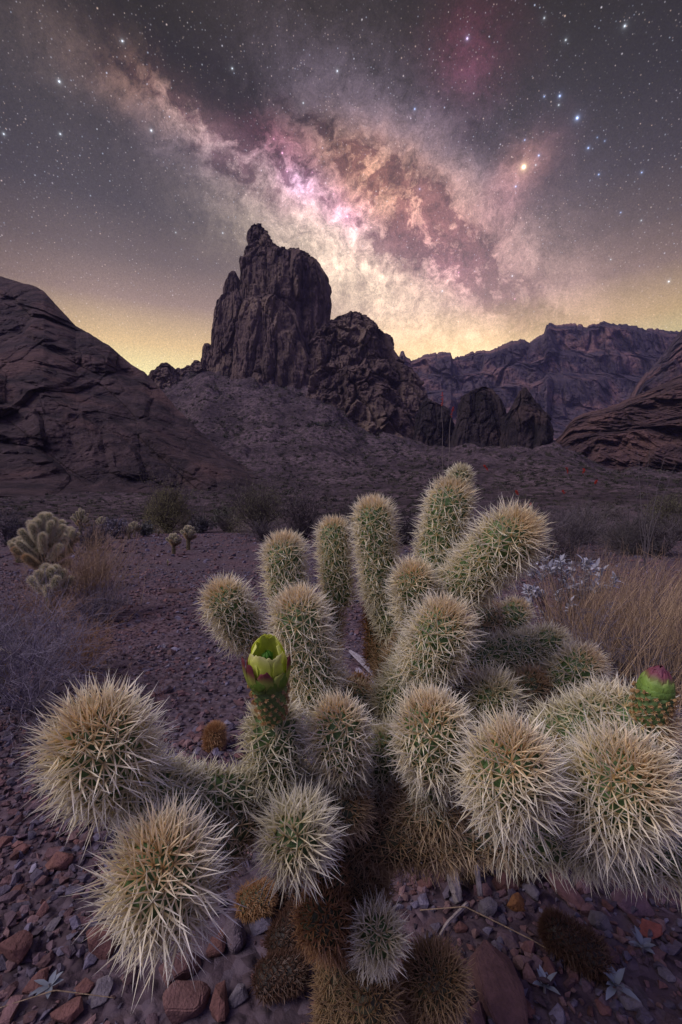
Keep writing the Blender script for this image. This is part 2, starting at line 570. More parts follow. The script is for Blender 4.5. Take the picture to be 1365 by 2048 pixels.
dist = n.v('LENGTH', n.v('MULTIPLY', pos, (1, 1, 0)))
farf = n.rng(dist, 12, 70)
f1 = n.noise(pos, 9.0, 9, 0.68)
f2 = n.noise(pos, 60.0, 6, 0.7)
vo = n.new('ShaderNodeTexVoronoi', {'Vector': pos, 'Scale': 42.0, 'Randomness': 1.0})
vo2 = n.new('ShaderNodeTexVoronoi', {'Vector': pos, 'Scale': 17.0, 'Randomness': 1.0})
cn = n.mix(n.rng(f1, 0.3, 0.7), (0.078, 0.058, 0.074), (0.140, 0.105, 0.128))
cn = n.mix(0.55, cn, n.ramp(n.new('ShaderNodeSeparateColor', {0: vo.outputs['Color']}).outputs[0], [(0.0, (0.045, 0.034, 0.042)), (0.4, (0.115, 0.080, 0.092)), (0.7, (0.14, 0.115, 0.145)), (1.0, (0.20, 0.155, 0.18))]))
cn = n.mix(n.rng(n.noise(pos, 0.9, 4), 0.4, 0.7), cn, n.v('MULTIPLY', cn, (1.25, 1.05, 0.98)))
l1 = n.noise(n.v('MULTIPLY', pos, (1, 1, 1)), 0.03, 9, 0.65)
l2 = n.noise(pos, 0.35, 7, 0.7)
cf = n.mix(n.rng(l1, 0.35, 0.65), (0.058, 0.043, 0.050), (0.135, 0.098, 0.108))
cf = n.v('SCALE', cf, n.rng(l2, 0.32, 0.68, 0.35, 1.6, False))
l3 = n.noise(pos, 1.3, 5, 0.75)
cf = n.v('SCALE', cf, n.rng(l3, 0.35, 0.65, 0.6, 1.4, False))
vs = n.new('ShaderNodeTexVoronoi', {'Vector': pos, 'Scale': 0.30, 'Randomness': 1.0})
kk = n.m('MULTIPLY', n.rng(vs.outputs['Distance'], 0.42, 0.28), n.rng(l1, 0.38, 0.52))
cf = n.mix(n.m('MULTIPLY', kk, 0.8), cf, (0.026, 0.028, 0.018))
cc = n.mix(farf, n.v('SCALE', cn, 0.68), cf)
hn = n.m('ADD', n.m('MULTIPLY', n.rng(vo.outputs['Distance'], 0.0, 0.6, 1.0, 0.0), 0.010),
         n.m('ADD', n.m('MULTIPLY', n.rng(vo2.outputs['Distance'], 0.0, 0.6, 1.0, 0.0), 0.014), n.m('MULTIPLY', f2, 0.006)))
hf = n.m('ADD', n.m('MULTIPLY', l3, 1.2), n.m('ADD', n.m('MULTIPLY', l2, 3.0), n.m('MULTIPLY', l1, 9.0)))
hh = n.m('ADD', n.m('MULTIPLY', hn, n.m('SUBTRACT', 1.0, farf)), n.m('MULTIPLY', hf, farf))
bp = n.new('ShaderNodeBump', {'Strength': 1.0, 'Distance': 1.0, 'Height': hh}).outputs[0]
p = n.new('ShaderNodeBsdfPrincipled', {'Base Color': cc, 'Roughness': 0.95, 'Specular IOR Level': 0.12, 'Normal': bp})
n.new('ShaderNodeOutputMaterial', {0: p})
tag(mb.build('ground', m), kind='structure')


# ------------------------------------------------------------------ mountains
def relief(name, mat_, sil, base, d0, d1, prof, ncol, nrow, amp, feat, rot=0.0, stretch=(1, 1, 0.3), jag=3.0, seed=0.0, back=0.6,
           drop_edges=True, octv=7):
    """a mountain face: skyline and foot given as view directions, real distances from foot (d0) to crest (d1)"""
    sx, sy_ = np.array(sil, float).T
    bx, by = np.array(base, float).T
    px = np.linspace(sx[0], sx[-1], ncol)
    top = np.interp(px, sx, sy_)
    pj = np.stack([px / 14 + seed, 0 * px, 0 * px], 1)
    jg = jag * fbm(pj, 5, 0.6) + (jag * 0.7 * blocks(pj * 1.2 + 3, 0.1) if jag >= 3.0 else 0)
    bot = np.interp(px, bx, by)
    t = np.linspace(0, 1, nrow)
    pt, pd = np.array(prof, float).T
    fr = np.interp(t, pt, pd)
    D0 = np.interp(px, *np.array(d0, float).T) if np.ndim(d0) else np.full(ncol, d0)
    D1 = np.interp(px, *np.array(d1, float).T) if np.ndim(d1) else np.full(ncol, d1)
    PX = np.repeat(px[:, None], nrow, 1)
    PY = bot[:, None] + (top - bot)[:, None] * t[None, :] + jg[:, None] * t[None, :] ** 8
    DD = D0[:, None] + (D1 - D0)[:, None] * fr[None, :]
    X = (PX - 682.5) / F * DD; Y = DD; Z = H - (PY - 1024) / F * DD
    c, s_ = math.cos(rot), math.sin(rot)
    q = np.stack([(c * X + s_ * Z).ravel() * stretch[0], Y.ravel() * stretch[1], (-s_ * X + c * Z).ravel() * stretch[2]], 1) / feat + seed
    wq = q + 0.35 * np.stack([perlin(q * 0.8 + 31), perlin(q * 0.8 + 57), perlin(q * 0.8 + 83)], 1)
    dn = 0.20 - 0.5 * fbm(wq, octv, 0.5, ridged=True) + 0.6 * fbm(wq * 0.45 + 9, 3) + 0.42 * blocks(wq * 0.9, 0.10) + 0.20 * blocks(wq * 2.3 + 4, 0.14) + 0.08 * blocks(wq * 5.5 + 7, 0.2)
    q2 = np.stack([X.ravel(), Y.ravel(), Z.ravel()], 1) / (feat * 0.35) + seed
    dn = dn + 0.22 * fbm(q2, 5, 0.6)
    edge = np.minimum(1, np.minimum(t, 1) * 8)[None, :] * np.minimum(1, (1.02 - t) * 9)[None, :]
    k = 1 - amp * dn.reshape(ncol, nrow) * edge / DD
    X, Y, Z = X * k, Y * k, H + (Z - H) * k
    # far side, so that it is a solid ridge
    hgt = Z[:, -1] - Z[:, 0]
    nb = 6
    bk = np.linspace(0, 1, nb + 1)[1:]
    Xb = X[:, -1:] * (1 + 0 * bk); Yb = Y[:, -1:] + (hgt[:, None] * back) * bk; Zb = Z[:, -1:] - hgt[:, None] * bk ** 1.3
    X = np.hstack([X, Xb]); Y = np.hstack([Y, Yb]); Z = np.hstack([Z, Zb])
    nr_ = nrow + nb
    idx = np.arange(ncol * nr_).reshape(ncol, nr_)
    qd = np.stack([idx[:-1, :-1], idx[1:, :-1], idx[1:, 1:], idx[:-1, 1:]], -1).reshape(-1, 4)
    mb = MB().add(np.stack([X.ravel(), Y.ravel(), Z.ravel()], 1), None, qd)
    return tag(mb.build(name, mat_, smooth=False), kind='structure')


def tower(mb, left, right, dc, thick, nz, na, amp, feat, seed=0.0, stretch=0.22, octv=6, sq=2.6, top_round=0.06, off=0.0):
    """a rock tower: left and right outline as (py, px), stacked closed rings with fluting"""
    ly, lx = np.array(left, float).T
    ry, rx = np.array(right, float).T
    y0, y1 = min(ly[0], ry[0]), max(ly[-1], ry[-1])
    py = y0 + (y1 - y0) * np.linspace(0, 1, nz)
    L = np.interp(py, ly, lx); Rr = np.interp(py, ry, rx)
    cxp = (L + Rr) / 2; hw = np.maximum((Rr - L) / 2, 0.5) / F * dc
    cx = (cxp - 682.5) / F * dc
    cz = H - (py - 1024) / F * dc
    th = np.linspace(0, 2 * math.pi, na, endpoint=False)
    ct, st = np.cos(th), np.sin(th)
    rr = (np.abs(ct) ** sq + np.abs(st) ** sq) ** (-1 / sq)
    X = cx[:, None] + hw[:, None] * (rr * ct)[None, :]
    hwY = np.minimum(hw, hw.max() * 1.0) * thick
    Y = dc + off + hwY[:, None] * (rr * st)[None, :]
    Z = np.repeat(cz[:, None], na, 1)
    q = np.stack([X.ravel(), Y.ravel(), Z.ravel() * stretch], 1) / feat + seed
    wq = q + 0.3 * np.stack([perlin(q * 0.9 + 31), perlin(q * 0.9 + 57), perlin(q * 0.9 + 83)], 1)
    dn = 0.20 - 0.5 * fbm(wq, octv, 0.5, ridged=True) + 0.5 * fbm(wq * 0.4 + 7, 3) + 0.55 * blocks(wq * 0.9, 0.10) + 0.30 * blocks(wq * 2.1 + 4, 0.14) + 0.13 * blocks(wq * 4.8 + 7, 0.2)
    q2 = np.stack([X.ravel(), Y.ravel(), Z.ravel()], 1) / (feat * 0.5) + seed
    dn = dn + 0.45 * fbm(q2, 5, 0.6)
    dn = dn.reshape(nz, na) * amp * 1.35
    # mostly in and out of the face, less sideways so the outline stays
    nX, nY = (rr * ct)[None, :], (rr * st)[None, :]
    lim = np.minimum(1, hw / (amp * 2.2))[:, None]
    X = X + nX * dn * 0.42 * lim
    Y = Y + nY * dn * 1.0 * lim
    idx = np.arange(nz * na).reshape(nz, na)
    nxt = np.roll(idx, -1, 1)
    qd = np.stack([idx[:-1], idx[1:], nxt[1:], nxt[:-1]], -1).reshape(-1, 4)
    topc = [[cx[0], dc + off, cz[0] + 0.2 * hw[0]]]
    v = np.vstack([np.stack([X.ravel(), Y.ravel(), Z.ravel()], 1), topc])
    tr = [[nz * na, idx[0, k], nxt[0, k]] for k in range(na)]
    mb.add(v, tr, qd)


RK_NEAR = m_rock('rock_hill', (0.032, 0.023, 0.027), (0.080, 0.053, 0.055), (0.105, 0.062, 0.058), 12.0, (0.30, 1, 1.0), 1.0, rot=0.62)
RK_BUTTE = m_rock('rock_butte', (0.058, 0.040, 0.040), (0.125, 0.086, 0.078), (0.175, 0.125, 0.098), 16.0, (1, 1, 0.18), 0.9)
RK_FAR = m_rock('rock_far', (0.034, 0.028, 0.040), (0.085, 0.064, 0.074), (0.20, 0.115, 0.105), 45.0, (1, 1, 0.20), 0.9)  # distance haze partly put into the rock colour as bluish purple
RK_RIGHT = m_rock('rock_right', (0.034, 0.022, 0.024), (0.078, 0.048, 0.046), (0.115, 0.066, 0.058), 12.0, (0.4, 0.6, 1.0), 0.8, rot=-0.85)
RK_DARK = m_rock('rock_dark', (0.016, 0.013, 0.015), (0.036, 0.027, 0.029), (0.065, 0.044, 0.042), 10.0, (1, 1, 0.3), 0.9)

# butte: its towers and shoulder are one rock
mb = MB()
DB = 560
tower(mb, [(455, 508), (462, 500), (480, 497), (512, 497), (520, 490), (540, 484), (600, 480), (700, 470), (800, 455)],
      [(455, 524), (462, 531), (470, 538), (480, 545), (492, 553), (500, 562), (507, 572), (514, 592), (520, 618), (525, 630), (535, 641), (560, 655), (590, 663), (620, 665), (645, 662), (700, 665), (800, 690)],
      DB, 0.85, 330, 420, 8.0, 26, 1.3)
tower(mb, [(453, 508), (460, 502), (470, 500), (500, 500), (520, 505)], [(453, 522), (458, 530), (476, 538), (500, 552), (520, 560)],
      DB, 0.9, 60, 120, 4.0, 8, 5.3, 0.8)
tower(mb, [(543, 462), (548, 457), (565, 451), (590, 446), (606, 436), (630, 428), (690, 423), (760, 415), (820, 400)],
      [(543, 472), (549, 476), (560, 480), (590, 490), (700, 505), (820, 560)], DB - 22, 0.95, 220, 260, 6.0, 20, 4.7)
tower(mb, [(598, 500), (610, 492), (640, 480), (700, 470), (850, 455)], [(598, 560), (612, 580), (650, 600), (700, 612), (850, 650)],
      DB - 52, 0.7, 160, 300, 7.0, 22, 8.8)
tower(mb, [(688, 409), (695, 406), (720, 403), (780, 396)], [(688, 420), (700, 428), (720, 436), (780, 450)], DB - 26, 1.0, 60, 120, 4.0, 12, 2.7)
# crumbly right shoulder
tower(mb, [(624, 699), (628, 690), (634, 672), (645, 655), (662, 636), (700, 612), (770, 600), (900, 590)],
      [(624, 706), (630, 716), (635, 740), (645, 750), (655, 759), (672, 775), (690, 783), (706, 788), (725, 800), (745, 822), (762, 836), (800, 848), (850, 862), (900, 880)],
      DB - 40, 0.62, 260, 420, 10.0, 24, 12.1, 0.6, 7, 2.2)
tower(mb, [(745, 640), (760, 625), (800, 610), (900, 600)], [(745, 735), (760, 760), (800, 800), (900, 850)],
      DB - 105, 0.7, 120, 300, 9.0, 20, 15.5, 0.6)
for k_, (pa, pb, pt) in enumerate([(312, 352, 728), (345, 372, 736), (364, 392, 731), (380, 412, 722)]):
    tower(mb, [(pt, pa + 10), (pt + 8, pa + 2), (pt + 30, pa - 12), (pt + 60, pa - 25)], [(pt, pb - 12), (pt + 8, pb - 2), (pt + 30, pb + 8), (pt + 60, pb + 20)],
          505 + 6 * k_, 0.9, 50, 90, 3.5, 9, 20.2 + k_, 0.7)
tag(mb.build('butte', RK_BUTTE, smooth=False), kind='structure')

relief('hill', RK_NEAR,
       [(-500, 420), (-200, 480), (-60, 530), (0, 552), (35, 563), (68, 571), (88, 582), (104, 600), (130, 628), (152, 652), (180, 667), (205, 683), (218, 690), (238, 708), (262, 728), (290, 745),
        (315, 770), (350, 812), (400, 862), (440, 900), (500, 938), (560, 965), (620, 985)],
       [(-500, 1010), (0, 992), (200, 1000), (350, 998), (450, 992), (620, 990)],
       [(-500, 110), (0, 120), (620, 150)], [(-500, 330), (0, 330), (300, 270), (450, 210), (620, 155)],
       [(0, 0), (0.10, 0.12), (0.16, 0.16), (0.5, 0.34), (0.62, 0.52), (0.85, 0.8), (1, 1)], 700, 520, 15.0, 32, rot=-0.62, stretch=(0.42, 0.30, 1.0), jag=2.6, seed=2.0)

relief('cliff', RK_FAR,
       [(780, 760), (798, 716), (802, 704), (807, 702), (812, 714), (824, 720), (845, 712), (870, 707), (902, 705), (906, 716), (945, 704), (985, 699), (1008, 688), (1030, 680), (1046, 678), (1062, 684),
        (1088, 666), (1094, 648), (1102, 645), (1112, 650), (1150, 647), (1172, 653), (1192, 648), (1208, 643), (1224, 645), (1250, 650), (1288, 656), (1330, 660), (1370, 664), (1500, 640), (1900, 600)],
       [(780, 880), (1000, 880), (1200, 880), (1900, 900)], 1150, 1750,
       [(0, 0), (0.2, 0.25), (0.3, 0.32), (0.52, 0.40), (0.58, 0.55), (0.72, 0.60), (0.78, 0.72), (0.95, 0.80), (1, 1)], 900, 420, 80.0, 105, stretch=(1, 0.5, 0.26), jag=3.0, seed=5.0, back=0.3)

relief('cliff', RK_FAR,
       [(1240, 860), (1268, 800), (1275, 775), (1290, 748), (1310, 728), (1335, 700), (1352, 676), (1365, 660), (1420, 640), (1700, 600)],
       [(1240, 880), (1700, 900)], 640, 900,
       [(0, 0), (0.3, 0.4), (0.8, 0.6), (1, 1)], 300, 300, 34.0, 46, stretch=(1, 0.6, 0.25), jag=3.0, seed=15.0, back=1.0)

relief('hill', RK_RIGHT,
       [(1096, 905), (1112, 880), (1124, 868), (1140, 845), (1152, 834), (1170, 826), (1205, 818), (1240, 806), (1262, 795), (1290, 784), (1330, 766), (1365, 748), (1500, 700), (1900, 640)],
       [(1096, 915), (1200, 960), (1365, 985), (1900, 1000)],
       [(1096, 330), (1200, 250), (1900, 150)], [(1096, 420), (1365, 420), (1900, 420)],
       [(0, 0), (0.15, 0.14), (0.22, 0.2), (0.6, 0.34), (0.68, 0.5), (0.9, 0.66), (1, 1)], 560, 460, 18.0, 21, rot=0.5, stretch=(0.95, 0.55, 0.62), jag=2.6, seed=7.0)

for nm, lf, rt, dd, sd_ in (
        ('rock_spire', [(775, 960), (780, 948), (792, 926), (810, 919), (840, 913), (880, 905), (930, 898)], [(775, 968), (779, 984), (790, 990), (812, 1000), (845, 1009), (880, 1014), (930, 1020)], 370, 3.3),
        ('rock_spire', [(776, 1046), (782, 1041), (800, 1033), (830, 1018), (850, 1009), (880, 1004), (930, 998)], [(776, 1053), (784, 1059), (800, 1068), (825, 1083), (850, 1092), (880, 1100), (930, 1110)], 345, 6.9),
        ('rock_spire', [(796, 852), (803, 845), (830, 835), (900, 820)], [(796, 856), (804, 868), (816, 888), (826, 898), (850, 906), (900, 912)], 420, 9.9)):
    mb = MB()
    tower(mb, lf, rt, dd, 0.8, 170, 260, 3.2, 11, sd_, 0.35)
    o = tag(mb.build(nm, RK_DARK, smooth=False), kind='structure')


# ================================================================== the cactus
def capsule_rows(length, r, ns, na, base_round=0.9):
    """profile (s along axis, radius, normal slope) of a rounded joint; axis runs 0..length between the end-sphere centres"""
    a = np.linspace(-math.pi / 2 * base_round, 0, ns // 3)
    b = np.linspace(0, length, ns - 2 * (ns // 3) + 2)[1:-1]
    c = np.linspace(0, math.pi / 2, ns // 3)
    s = np.concatenate([r * np.sin(a), b, length + r * np.sin(c)])
    rad = np.concatenate([r * np.cos(a), np.full(len(b), r), r * np.cos(c)])
    nz = np.concatenate([np.sin(a), np.zeros(len(b)), np.sin(c)])
    return s, rad, nz


def areoles(length, r, spacing):
    """fibonacci-like spiral of areoles over the joint: returns axial position, radius, normal axial part, azimuth"""
    arc = r * 1.35 + length + r * math.pi / 2
    us, ths = [], []
    u, k = 0.0, 0
    while u < arc:
        if u < r * 1.35: rr = r * math.cos((r * 1.35 - u) / r)
        elif u < r * 1.35 + length: rr = r
        else: rr = r * math.cos(min((u - r * 1.35 - length) / r, 1.5))
        us.append(u); ths.append(k * 2.39996)
        sp_ = spacing * (1 - 0.42 * min(1, max(0, (u - r * 1.45 - length) / r)))
        u += sp_ ** 2 / (2 * math.pi * max(rr, sp_ * 0.35))
        k += 1
    u = np.array(us); th = np.array(ths)
    s = np.where(u < r * 1.35, -r * np.sin((r * 1.35 - u) / r), np.where(u < r * 1.35 + length, u - r * 1.35, length + r * np.sin(np.clip((u - r * 1.35 - length) / r, 0, 1.55))))
    rad = np.where(u < r * 1.35, r * np.cos((r * 1.35 - u) / r), np.where(u < r * 1.35 + length, r, r * np.cos(np.clip((u - r * 1.35 - length) / r, 0, 1.55))))
    nz = np.where(u < r * 1.35, -np.sin((r * 1.35 - u) / r), np.where(u < r * 1.35 + length, 0, np.sin(np.clip((u - r * 1.35 - length) / r, 0, 1.55))))
    return s, rad, nz, th


STY = {   # skin colour, spine base colour, spine tip colour, crown spine colour, gold of the crown
    'fresh': ((0.085, 0.155, 0.050), (0.76, 0.64, 0.34), (0.95, 0.93, 0.80), (0.90, 0.64, 0.27), 0.85),
    'pale': ((0.10, 0.12, 0.06), (0.50, 0.42, 0.22), (0.94, 0.90, 0.74), (0.60, 0.46, 0.24), 0.3),
    'green': ((0.075, 0.130, 0.042), (0.62, 0.55, 0.29), (0.93, 0.90, 0.74), (0.70, 0.56, 0.24), 0.5),
    'tan': ((0.080, 0.105, 0.050), (0.46, 0.32, 0.15), (0.74, 0.62, 0.42), (0.66, 0.40, 0.16), 0.7),
    'brown': ((0.060, 0.060, 0.030), (0.30, 0.19, 0.09), (0.54, 0.40, 0.23), (0.44, 0.25, 0.10), 0.4),
    'rust': ((0.055, 0.065, 0.028), (0.34, 0.17, 0.065), (0.56, 0.35, 0.17), (0.50, 0.24, 0.08), 0.6),
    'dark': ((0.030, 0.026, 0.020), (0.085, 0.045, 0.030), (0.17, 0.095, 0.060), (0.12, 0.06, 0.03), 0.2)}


def joint(A, B, r, L, style, spacing=0.0105, per=9, width=0.00074, lo=False, roots=True):
    """body payload and spine payload for one cactus joint from A to B (world), spine length L"""
    skin, cb, ct, cg, gold = STY[style]
    A, B = np.array(A, float), np.array(B, float)
    ax = B - A
    ln = np.linalg.norm(ax) + 1e-9
    ax /= ln
    e1, e2 = basis(ax[None])
    e1, e2 = e1[0], e2[0]
    s, rad, nz, th = areoles(ln, r, spacing)
    n = len(s)
    # body with a tubercle under each areole
    ns, na = (34, 40) if not lo else (12, 12)
    bs, br, bn = capsule_rows(ln, r, ns, na)
    ta = np.linspace(0, 2 * math.pi, na, endpoint=False)
    SS, TT = np.meshgrid(bs, ta, indexing='ij')
    RR = np.repeat(br[:, None], na, 1)
    NZ = np.repeat(bn[:, None], na, 1)
    NR = np.sqrt(np.clip(1 - NZ ** 2, 0, 1))
    pos = np.stack([SS.ravel(), (RR * np.cos(TT)).ravel(), (RR * np.sin(TT)).ravel()], 1)
    nrm = np.stack([NZ.ravel(), (NR * np.cos(TT)).ravel(), (NR * np.sin(TT)).ravel()], 1)
    ap = np.stack([s, rad * np.cos(th), rad * np.sin(th)], 1)
    an = np.stack([nz, np.sqrt(np.clip(1 - nz ** 2, 0, 1)) * np.cos(th), np.sqrt(np.clip(1 - nz ** 2, 0, 1)) * np.sin(th)], 1)
    if not lo:
        d2 = ((pos[:, None, :] - ap[None]) ** 2).sum(2)
        bump = np.exp(-d2.min(1) / (spacing * 0.36) ** 2)
        pos = pos + nrm * (bump * 0.0042 - 0.0022)[:, None]
    fr = np.stack([ax, e1, e2], 0)
    body = A + pos @ fr
    idx = np.arange(len(bs) * na).reshape(len(bs), na)
    nx = np.roll(idx, -1, 1)
    qd = np.stack([idx[:-1], nx[:-1], nx[1:], idx[1:]], -1).reshape(-1, 4)
    MBb = MB().add(body, None, qd, skin)
    # spines
    m_ = np.repeat(np.arange(n), per)
    k = len(m_)
    N0 = an[m_]
    t1, t2 = basis(N0)
    phi = (np.tile(np.arange(per), n) / per) * 2 * math.pi + rng.uniform(0, 6.28, n)[m_] + rng.normal(0, 0.3, k)
    crown = np.clip((s - ln) / r * 1.15 - 0.22, 0, 1)[m_] ** 1.6                       # 1 at the growing tip
    tilt = 0.30 + 1.12 * rng.uniform(0, 1, k) ** 0.75
    tilt = tilt * (1 - 0.55 * crown)
    dirs = N0 * np.cos(tilt)[:, None] + (t1 * np.cos(phi)[:, None] + t2 * np.sin(phi)[:, None]) * np.sin(tilt)[:, None]
    # spines lean a little towards the tip of the joint
    dirs[:, 0] += 0.22 * (1 - crown)
    dirs = unit(dirs)
    Ls = L * rng.uniform(0.55, 1.12, k) * (1 - 0.16 * np.sin(tilt)) * (1 - 0.30 * crown)
    p0 = ap[m_] + N0 * 0.001
    p1 = p0 + dirs * Ls[:, None]
    p0 = A + p0 @ fr; p1 = A + p1 @ fr; dw = dirs @ fr
    u1, u2 = basis(dw)
    w0 = width * rng.uniform(0.6, 1.15, k)[:, None]
    tri = [(u1 * math.cos(a) + u2 * math.sin(a)) for a in (0, 2.094, 4.189)]
    pm = p0 + (p1 - p0) * 0.55 + (u1 * rng.normal(0, 0.007, (k, 1)) + u2 * rng.normal(0, 0.007, (k, 1))) * L
    v = np.stack([p0 + e * w0 for e in tri] + [pm + e * w0 * 0.82 for e in tri] + [p1], 1).reshape(-1, 3)
    b4 = np.arange(k)[:, None] * 7
    tr = np.concatenate([b4 + np.array([[3, 4, 6]]), b4 + np.array([[4, 5, 6]]), b4 + np.array([[5, 3, 6]])])
    qs = np.concatenate([b4 + np.array([[0, 1, 4, 3]]), b4 + np.array([[1, 2, 5, 4]]), b4 + np.array([[2, 0, 3, 5]])])
    g = (gold * np.clip(crown * 1.45 - 0.22, 0, 1))[:, None]
    var = rng.uniform(0.8, 1.2, k)[:, None]
    c0 = (np.array(cb) * (1 - g) + np.array(cg) * 0.85 * g) * var
    c1 = (np.array(ct) * (1 - 0.36 * g) + np.array(cg) * 0.36 * g) * np.clip(var, 0.8, 1.08)
    cm = c0 * 0.35 + c1 * 0.65
    cc = np.stack([c0, c0, c0, cm, cm, cm, np.clip(c1, 0, 0.9)], 1).reshape(-1, 3)
    MBs = MB().add(v, tr, qs, cc)
    return MBb, MBs


ROOT = P(700, 2298, 0.5)
ROOT[2] = 0.0
cactus = empty('teddy_bear_cholla', tuple(ROOT), 'large spiny cactus with many pale yellow branches filling the foreground', 'cactus')


def add_joint(a, b, r, L, style, parent=cactus, loc=ROOT, **kw):
    kw = dict(kw)
    if 'spacing' not in kw: kw['spacing'] = 0.0105
    if b[2] > 0.47 and 'width' not in kw:
        kw['width'] = 0.00060; kw['per'] = 10; L = L * 1.26
    mb_, ms_ = joint(P(*a), P(*b), r, L, style, **kw)
    o = mb_.build('stem_joint', M_STEM, parent, loc)
    sp = ms_.build('spines', M_SPINE, o, loc, smooth=False)
    return o


JT = [
    # trunk and old inner wood
    ((700, 2290, .51), (700, 2000, .51), .032, .017, 'brown', {}),
    ((700, 1960, .515), (712, 1760, .52), .032, .018, 'brown', {}),
    ((712, 1760, .52), (730, 1600, .54), .030, .018, 'brown', {}),
    ((745, 1670, .52), (880, 1665, .49), .026, .020, 'brown', {}),
    ((880, 1665, .49), (1000, 1650, .47), .025, .024, 'tan', {}),
    ((1010, 1660, .47), (1160, 1670, .44), .023, .027, 'green', {}),
    ((1170, 1670, .44), (1330, 1690, .41), .022, .030, 'green', {}),
    ((720, 1610, .55), (600, 1590, .50), .022, .018, 'tan', {}),
    ((590, 1570, .50), (500, 1590, .46), .019, .020, 'green', {}),
    ((480, 1590, .45), (370, 1590, .42), .018, .022, 'green', {}),
    ((370, 1590, .42), (300, 1570, .40), .018, .024, 'green', {}),
    ((500, 1620, .46), (370, 1780, .37), .018, .020, 'tan', {}),
    ((730, 1600, .56), (700, 1520, .54), .022, .020, 'tan', {}),
    ((740, 1590, .57), (790, 1440, .62), .024, .018, 'brown', {}),
    ((790, 1430, .62), (780, 1290, .70), .021, .017, 'brown', {}),
    ((780, 1430, .62), (660, 1380, .62), .020, .018, 'tan', {}),
    ((650, 1370, .62), (540, 1300, .62), .018, .019, 'tan', {}),
    ((640, 1390, .64), (660, 1240, .72), .018, .018, 'tan', {}),
    ((800, 1420, .62), (960, 1380, .64), .021, .017, 'brown', {}),
    ((960, 1380, .64), (1100, 1395, .62), .019, .018, 'brown', {}),
    ((750, 1610, .55), (870, 1560, .50), .023, .020, 'tan', {}),
    ((1000, 1620, .48), (1110, 1500, .46), .020, .022, 'tan', {}),
    ((800, 1330, .66), (860, 1180, .64), .020, .018, 'tan', {}),
    ((900, 1370, .64), (960, 1270, .69), .018, .017, 'tan', {}),
    # crown of branches, back to front
    ((760, 1315, .72), (757, 1228, .72), .019, .016, 'rust', {}),
    ((800, 1320, .71), (795, 1240, .70), .017, .017, 'tan', {}),
    ((676, 1190, .73), (668, 1072, .72), .020, .020, 'fresh', {}),
    ((790, 1250, .68), (765, 1180, .68), .022, .019, 'green', {}),
    ((765, 1180, .68), (748, 1040, .66), .0235, .021, 'fresh', {}),
    ((876, 1110, .62), (900, 1008, .605), .0245, .021, 'fresh', {}),
    ((915, 985, .61), (920, 955, .61), .011, .015, 'green', {'spacing': .006, 'width': .0007}),
    ((930, 1165, .57), (1020, 1078, .505), .026, .024, 'fresh', {}),
    ((575, 1180, .67), (570, 1112, .66), .024, .021, 'fresh', {}),
    ((490, 1265, .63), (453, 1205, .60), .022, .023, 'fresh', {}),
    ((835, 1230, .60), (828, 1168, .565), .020, .023, 'fresh', {}),
    ((1000, 1265, .71), (1028, 1230, .70), .019, .017, 'fresh', {}),
    ((970, 1300, .70), (975, 1235, .70), .018, .017, 'tan', {}),
    ((950, 1315, .66), (1055, 1300, .64), .021, .020, 'green', {}),
    ((1070, 1300, .64), (1097, 1288, .63), .018, .020, 'green', {}),
    ((1105, 1375, .62), (1160, 1335, .585), .022, .020, 'fresh', {}),
    ((1045, 1395, .62), (1064, 1372, .61), .018, .019, 'tan', {}),
    ((985, 1430, .54), (985, 1395, .51), .020, .024, 'green', {}),
    ((630, 1370, .55), (599, 1240, .535), .0255, .025, 'fresh', {}),
    ((790, 1400, .58), (850, 1320, .53), .023, .021, 'green', {}),
    ((855, 1330, .52), (882, 1262, .495), .0255, .024, 'fresh', {}),
    ((720, 1400, .66), (720, 1375, .66), .014, .012, 'rust', {}),
    ((1110, 1475, .46), (1200, 1440, .42), .021, .026, 'green', {}),
    ((1215, 1435, .42), (1275, 1445, .40), .021, .028, 'fresh', {}),
    ((684, 1496, .470), (677, 1458, .460), .0225, .026, 'fresh', {}),
    ((868, 1500, .440), (862, 1462, .430), .0265, .028, 'fresh', {}),
    ((556, 1560, .47), (548, 1460, .455), .022, .025, 'green', {}),
    ((1215, 1605, .380), (1243, 1568, .358), .0280, .034, 'fresh', {}),
    ((1010, 1578, .380), (1020, 1535, .362), .0250, .034, 'fresh', {}),
    ((610, 1640, .45), (590, 1680, .37), .0175, .034, 'green', {}),
    ((222, 1535, .360), (200, 1488, .342), .0260, .036, 'fresh', {}),
    ((336, 1790, .330), (324, 1742, .313), .0235, .038, 'fresh', {}),
    ((690, 1590, .51), (686, 1520, .485), .018, .022, 'green', {}),
    ((870, 1580, .48), (868, 1520, .455), .019, .024, 'green', {}),
    ((1180, 1670, .43), (1205, 1630, .40), .019, .028, 'green', {}),
    ((330, 1590, .40), (250, 1560, .375), .0175, .026, 'green', {}),
    ((790, 1620, .53), (880, 1610, .48), .022, .022, 'tan', {}),
    ((650, 1640, .51), (690, 1615, .49), .020, .020, 'tan', {}),
    ((760, 1560, .54), (775, 1500, .52), .020, .022, 'green', {}),
    ((900, 1440, .56), (930, 1390, .55), .018, .019, 'tan', {}),
    ((1090, 1590, .45), (1130, 1530, .43), .018, .023, 'tan', {}),
    ((1330, 1640, .42), (1370, 1560, .40), .020, .027, 'green', {}),
    # low branches at the foot
    ((745, 1880, .50), (758, 1870, .44), .016, .026, 'green', {}),
    ((670, 1860, .50), (645, 1835, .46), .022, .019, 'rust', {}),
    ((660, 1760, .49), (640, 1720, .49), .016, .015, 'rust', {}),
    ((850, 2000, .56), (872, 1960, .50), .026, .020, 'brown', {}),
    ((720, 2080, .52), (742, 2000, .48), .022, .021, 'brown', {}),
]
